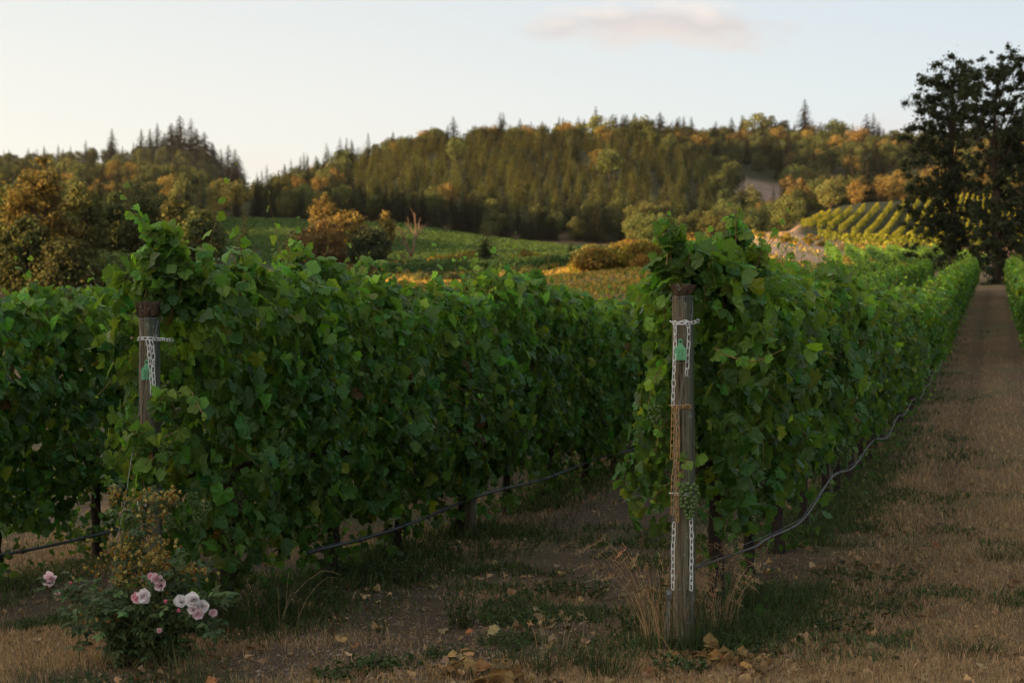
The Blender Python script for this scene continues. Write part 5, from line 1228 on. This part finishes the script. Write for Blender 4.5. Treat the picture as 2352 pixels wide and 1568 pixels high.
def heap(px, Y, n, rad, label):
    a = Acc(); x = wx(px, Y); P = rng.normal(0, 1, (n, 3)) * [rad, rad * .6, 0]; P[:, 2] = rng.random(n) * .07 * np.exp(-(P[:, 0] / rad) ** 2)
    place(a, [TMPL[3], TMPL[4]], P + [0, 0, .015], rng.normal(0, 1, (n, 3)) * [1, 1, .3], rng.normal(0, .5, (n, 3)) + [0, -.3, 1], rng.uniform(.03, .055, n), np.clip(tints(n, .4) * [.8, .72, .55], 0, 2))
    for q in range(7):
        c = rng.normal(0, rad, 3) * [1, .5, 0]; v, t = tube(spline([c, c + rng.normal(0, .05, 3) * [1, 1, .5] + [0, 0, .06], c + rng.normal(0, .08, 3) * [1, 1, .3] + [0, 0, .02]], 8), .0022, 4); a.add(v, t, (1.1, 1.0, .6))
    tag(obj('leaf_heap', a.mesh('leaf_heap', [M['dead_leaf']]), None, (x, Y, G(x, Y))), label, 'leaves')
heap(1160, 6.42, 22, .06, 'heap of dried golden brown vine leaves at the bottom middle')
heap(1650, 6.7, 36, .15, 'heap of brown and green cut vine leaves at the foot of the right post')
heap(1080, 6.62, 14, .10, 'thin strip of curled brown leaves left of the dried leaf heap')
def twig(pts, r_, label, mat='cane'):
    P = [(wx(p, CAM_H * FPX / (py - 760)), CAM_H * FPX / (py - 760), 0) for p, py in pts]; P = [(x, y, G(x, y) + .012 + .02 * (k % 2)) for k, (x, y, _) in enumerate(P)]
    a = Acc(); v, t = tube(spline(P, 12), np.linspace(r_, r_ * .5, 12), 6); a.add(v, t); tag(obj('twig', a.mesh('twig', [M[mat]])), label, 'twig')
twig([(1590, 1480), (1600, 1500), (1606, 1525)], .006, 'dark bent twig lying right of the right post foot', 'trunk_vine')
twig([(1745, 1505), (1755, 1515), (1752, 1540)], .003, 'thin pale twig on the dry grass right of the leaf heap', 'bark_pale')
twig([(1780, 1210), (1800, 1195), (1830, 1190)], .006, 'twig beside the drip hose of the right-hand row', 'bark_pale')

# ------------------------------------------------------------------ rose bush in front of the left post
RX, RY = wx(310, 7.05), 7.05; RG = G(RX, RY)
rose = empty('rose_bush', (RX, RY, RG)); tag(rose, 'wild rose bush with pink and white blooms and dry yellow hips at the left post', 'rose bush')
def rl(px, py, Y): return np.array([wx(px, Y) - RX, Y - RY, CAM_H + (760 - py) / FPX * Y - RG])
stem = Acc(); lf = Acc(); sp = Acc()
def cane(pts, r_=.004, leaves=26, leafz=.030):
    P = spline(pts, 26); v, t = tube(P, np.linspace(r_, r_ * .4, 26), 5); stem.add(v, t)
    L = np.linalg.norm(P[-1] - P[0]) + .1
    for q in range(leaves):
        k = rng.integers(3, 26); b = P[k]; a_ = nrm(rng.normal(0, 1, (1, 3)) * [1, 1, .5])[0]; ln = rng.uniform(.04, .09)
        tip = b + a_ * ln + [0, 0, .01]; v, t = tube([b, tip], .0009, 3, False); lf.add(v, t, (1, .9, .7))
        m = 7; f = np.array([.4, .4, .7, .7, .95, .95, 1.0]); sd = np.cross(a_, [0, 0, 1]); sd /= np.linalg.norm(sd) + 1e-6
        o = np.array([sd * (1 if z % 2 else -1) * 1.0 + a_ * .4 for z in range(6)] + [a_]); C = b + (tip - b)[None] * f[:, None]
        place(lf, LEAFLET, C, o + rng.normal(0, .15, (m, 3)), rng.normal(0, .35, (m, 3)) + [0, -.35, 1], np.full(m, leafz) * rng.uniform(.7, 1.1, m), np.repeat(tints(1, .35), m, 0) * tints(m, .1))
base = lambda: np.array([rng.normal(.02, .15), rng.normal(0, .07), -.01])
for q in range(50):
    px = rng.uniform(100, 530); top = rng.uniform(1270, 1460) if px < 250 or px > 400 else rng.uniform(1230, 1420); Y = 7.05 + rng.normal(0, .16)
    e = rl(px, top, Y); b = base(); cane([b, b * .5 + e * .45 + [0, 0, .12], e], .0035, 14)
for px, py in ((117, 1332), (160, 1340), (133, 1368), (322, 1372), (362, 1338), (382, 1382), (416, 1383), (450, 1385), (486, 1407), (365, 1448)):
    e = rl(px, py, 6.82) - [0, 0, .012]; b = base(); cane([b, b * .4 + e * .55 + [0, 0, .05], e], .003, 16)
tall = [(385, 1150, 7.0), (352, 1130, 7.0), (250, 1125, 6.95), (330, 1170, 6.95), (290, 1150, 7.0), (400, 1190, 7.02)]
for px, py, Y in tall: e = rl(px, py, Y); b = base(); cane([b, rl(285, 1300, 7.0), (rl(287, 1220, 7.0) + e) / 2, e], .0048, 12)
def sepals(c, s_):
    k = 5; a_ = rng.uniform(0, 6.28) + np.arange(k) * 2 * np.pi / k; ax = nrm(rng.normal(0, 1, (1, 3)) + [0, -.8, .6])[0]; u_ = nrm(np.cross(ax, [.3, .2, 1.])[None])[0]; w_ = np.cross(ax, u_)
    o = np.cos(a_)[:, None] * u_ + np.sin(a_)[:, None] * w_ + ax * .25
    place(sp, LEAFLET, np.repeat(c[None], k, 0), o, np.repeat(ax[None], k, 0), np.full(k, s_), np.clip(tints(k, .3), 0, 2))
    sp.add(ICO[0] * [.0055, .0055, .008] + c - ax * .006, ICO[1], (.9, .5, .3))
for cx, cy, sx_, sy_, n in ((268, 1130, 28, 18, 34), (352, 1160, 50, 34, 80), (385, 1140, 26, 22, 36), (300, 1290, 78, 50, 220), (360, 1270, 40, 40, 90), (440, 1310, 50, 20, 36), (230, 1420, 60, 20, 14), (340, 1390, 30, 20, 12)):
    for q in range(n):
        px, py = cx + rng.normal(0, sx_ * .55), cy + rng.normal(0, sy_ * .55); c = rl(px, py, 6.97 + rng.normal(0, .07)); sepals(c, rng.uniform(.008, .015))
        v, t = tube([c, c + [rng.normal(0, .012), .01, -.05]], .0009, 3, False); stem.add(v, t)
obj('canes', stem.mesh('canes', [M['rose_stem']], True), rose); obj('leaves', lf.mesh('rose_leaves', [M['rose_leaf']]), rose)
h_ = obj('dry_sepals', sp.mesh('dry_sepals', [M['sepal']]), rose); h_['kind'] = 'stuff'; h_['label'] = 'dry yellow star-shaped sepals of spent blooms'
PETAL = [leaf_tmpl([(-60, .10), (0, .42), (40, .72), (65, .86), (90, .80)], 0.0, d, .10, p) for d, p in ((-.45, 0), (-.30, 2), (-.6, 4))]
def bloom(px, py, Y, s_, pink, bud=False, lb=None):
    a = Acc(); c = rl(px, py, Y - .10); ax = nrm(np.array([[rng.normal(0, .25), -1, rng.normal(.25, .25)]]))[0]
    u_ = nrm(np.cross(ax, [0, 0, 1.])[None])[0]; w_ = np.cross(ax, u_)
    for ring, (n, op, sz, dk) in enumerate(((6, 1.25, 1.0, 0), (6, .95, .92, .1), (5, .6, .75, .3), (4, .3, .55, .6)) if not bud else ((5, .35, .8, .5), (4, .2, .6, .9))):
        th = rng.uniform(0, 6) + np.arange(n) * 2 * np.pi / n + rng.normal(0, .12, n); o = np.cos(th)[:, None] * u_ + np.sin(th)[:, None] * w_
        d = o * math.sin(op) + ax * math.cos(op); nd = ax * math.sin(op) - o * math.cos(op) + rng.normal(0, .12, (n, 3))
        k = min(1, pink + dk * pink); cc = np.array([1, 1 - .62 * k, 1 - .48 * k]); place(a, PETAL, np.repeat((c + ax * ring * .002)[None], n, 0), d, nd, np.full(n, s_ * 1.55 * sz) * rng.uniform(.85, 1.15, n), np.clip(cc[None] * rng.uniform(.88, 1.02, (n, 1)), 0, 1.05))
    o = obj('bloom', a.mesh('bloom', [M['petal_white']], True), rose)
    if lb: o['label'] = lb
for args in ((117, 1332, 6.95, .030, .30), (160, 1340, 6.95, .016, .8, True, 'small deep pink bud'), (133, 1368, 6.97, .018, .4), (317, 1372, 6.88, .026, .55), (330, 1368, 6.87, .030, .08), (313, 1372, 6.84, .014, 1.0, True, 'bright pink bud in front of white blooms'),
             (358, 1330, 6.95, .026, .35), (368, 1345, 6.95, .028, .30), (350, 1325, 6.96, .018, .55), (382, 1382, 6.9, .015, .75, True), (416, 1383, 6.9, .028, .03), (411, 1402, 6.86, .016, .85, True), (445, 1378, 6.9, .034, .04), (462, 1392, 6.91, .030, .10),
             (452, 1410, 6.9, .024, .30), (486, 1407, 6.93, .018, .35), (445, 1400, 6.9, .026, .15), (365, 1448, 6.9, .012, .4)):
    bloom(*args)

# ------------------------------------------------------------------ haze: even evening air over the whole scene
hb = np.array([[x, y, z] for x in (-1900, 1900) for y in (-1900, 1900) for z in (-8, 175)], float)
hf = np.array([[0, 1, 3, 2], [4, 6, 7, 5], [0, 4, 5, 1], [2, 3, 7, 6], [0, 2, 6, 4], [1, 5, 7, 3]])
hm = bpy.data.materials.new('haze'); hm.use_nodes = True; t_ = hm.node_tree; t_.nodes.clear(); ho = N(t_, 'ShaderNodeOutputMaterial')
pv = N(t_, 'ShaderNodeVolumePrincipled'); pv.inputs['Color'].default_value = (0.92, 0.90, 0.90, 1); pv.inputs['Density'].default_value = HAZE; pv.inputs['Anisotropy'].default_value = 0.2
t_.links.new(pv.outputs[0], ho.inputs['Volume'])
tag(obj('haze', mesh_from('haze', hb, hf, [hm])), 'thin evening haze in the air over the hills', 'haze', kind='stuff')
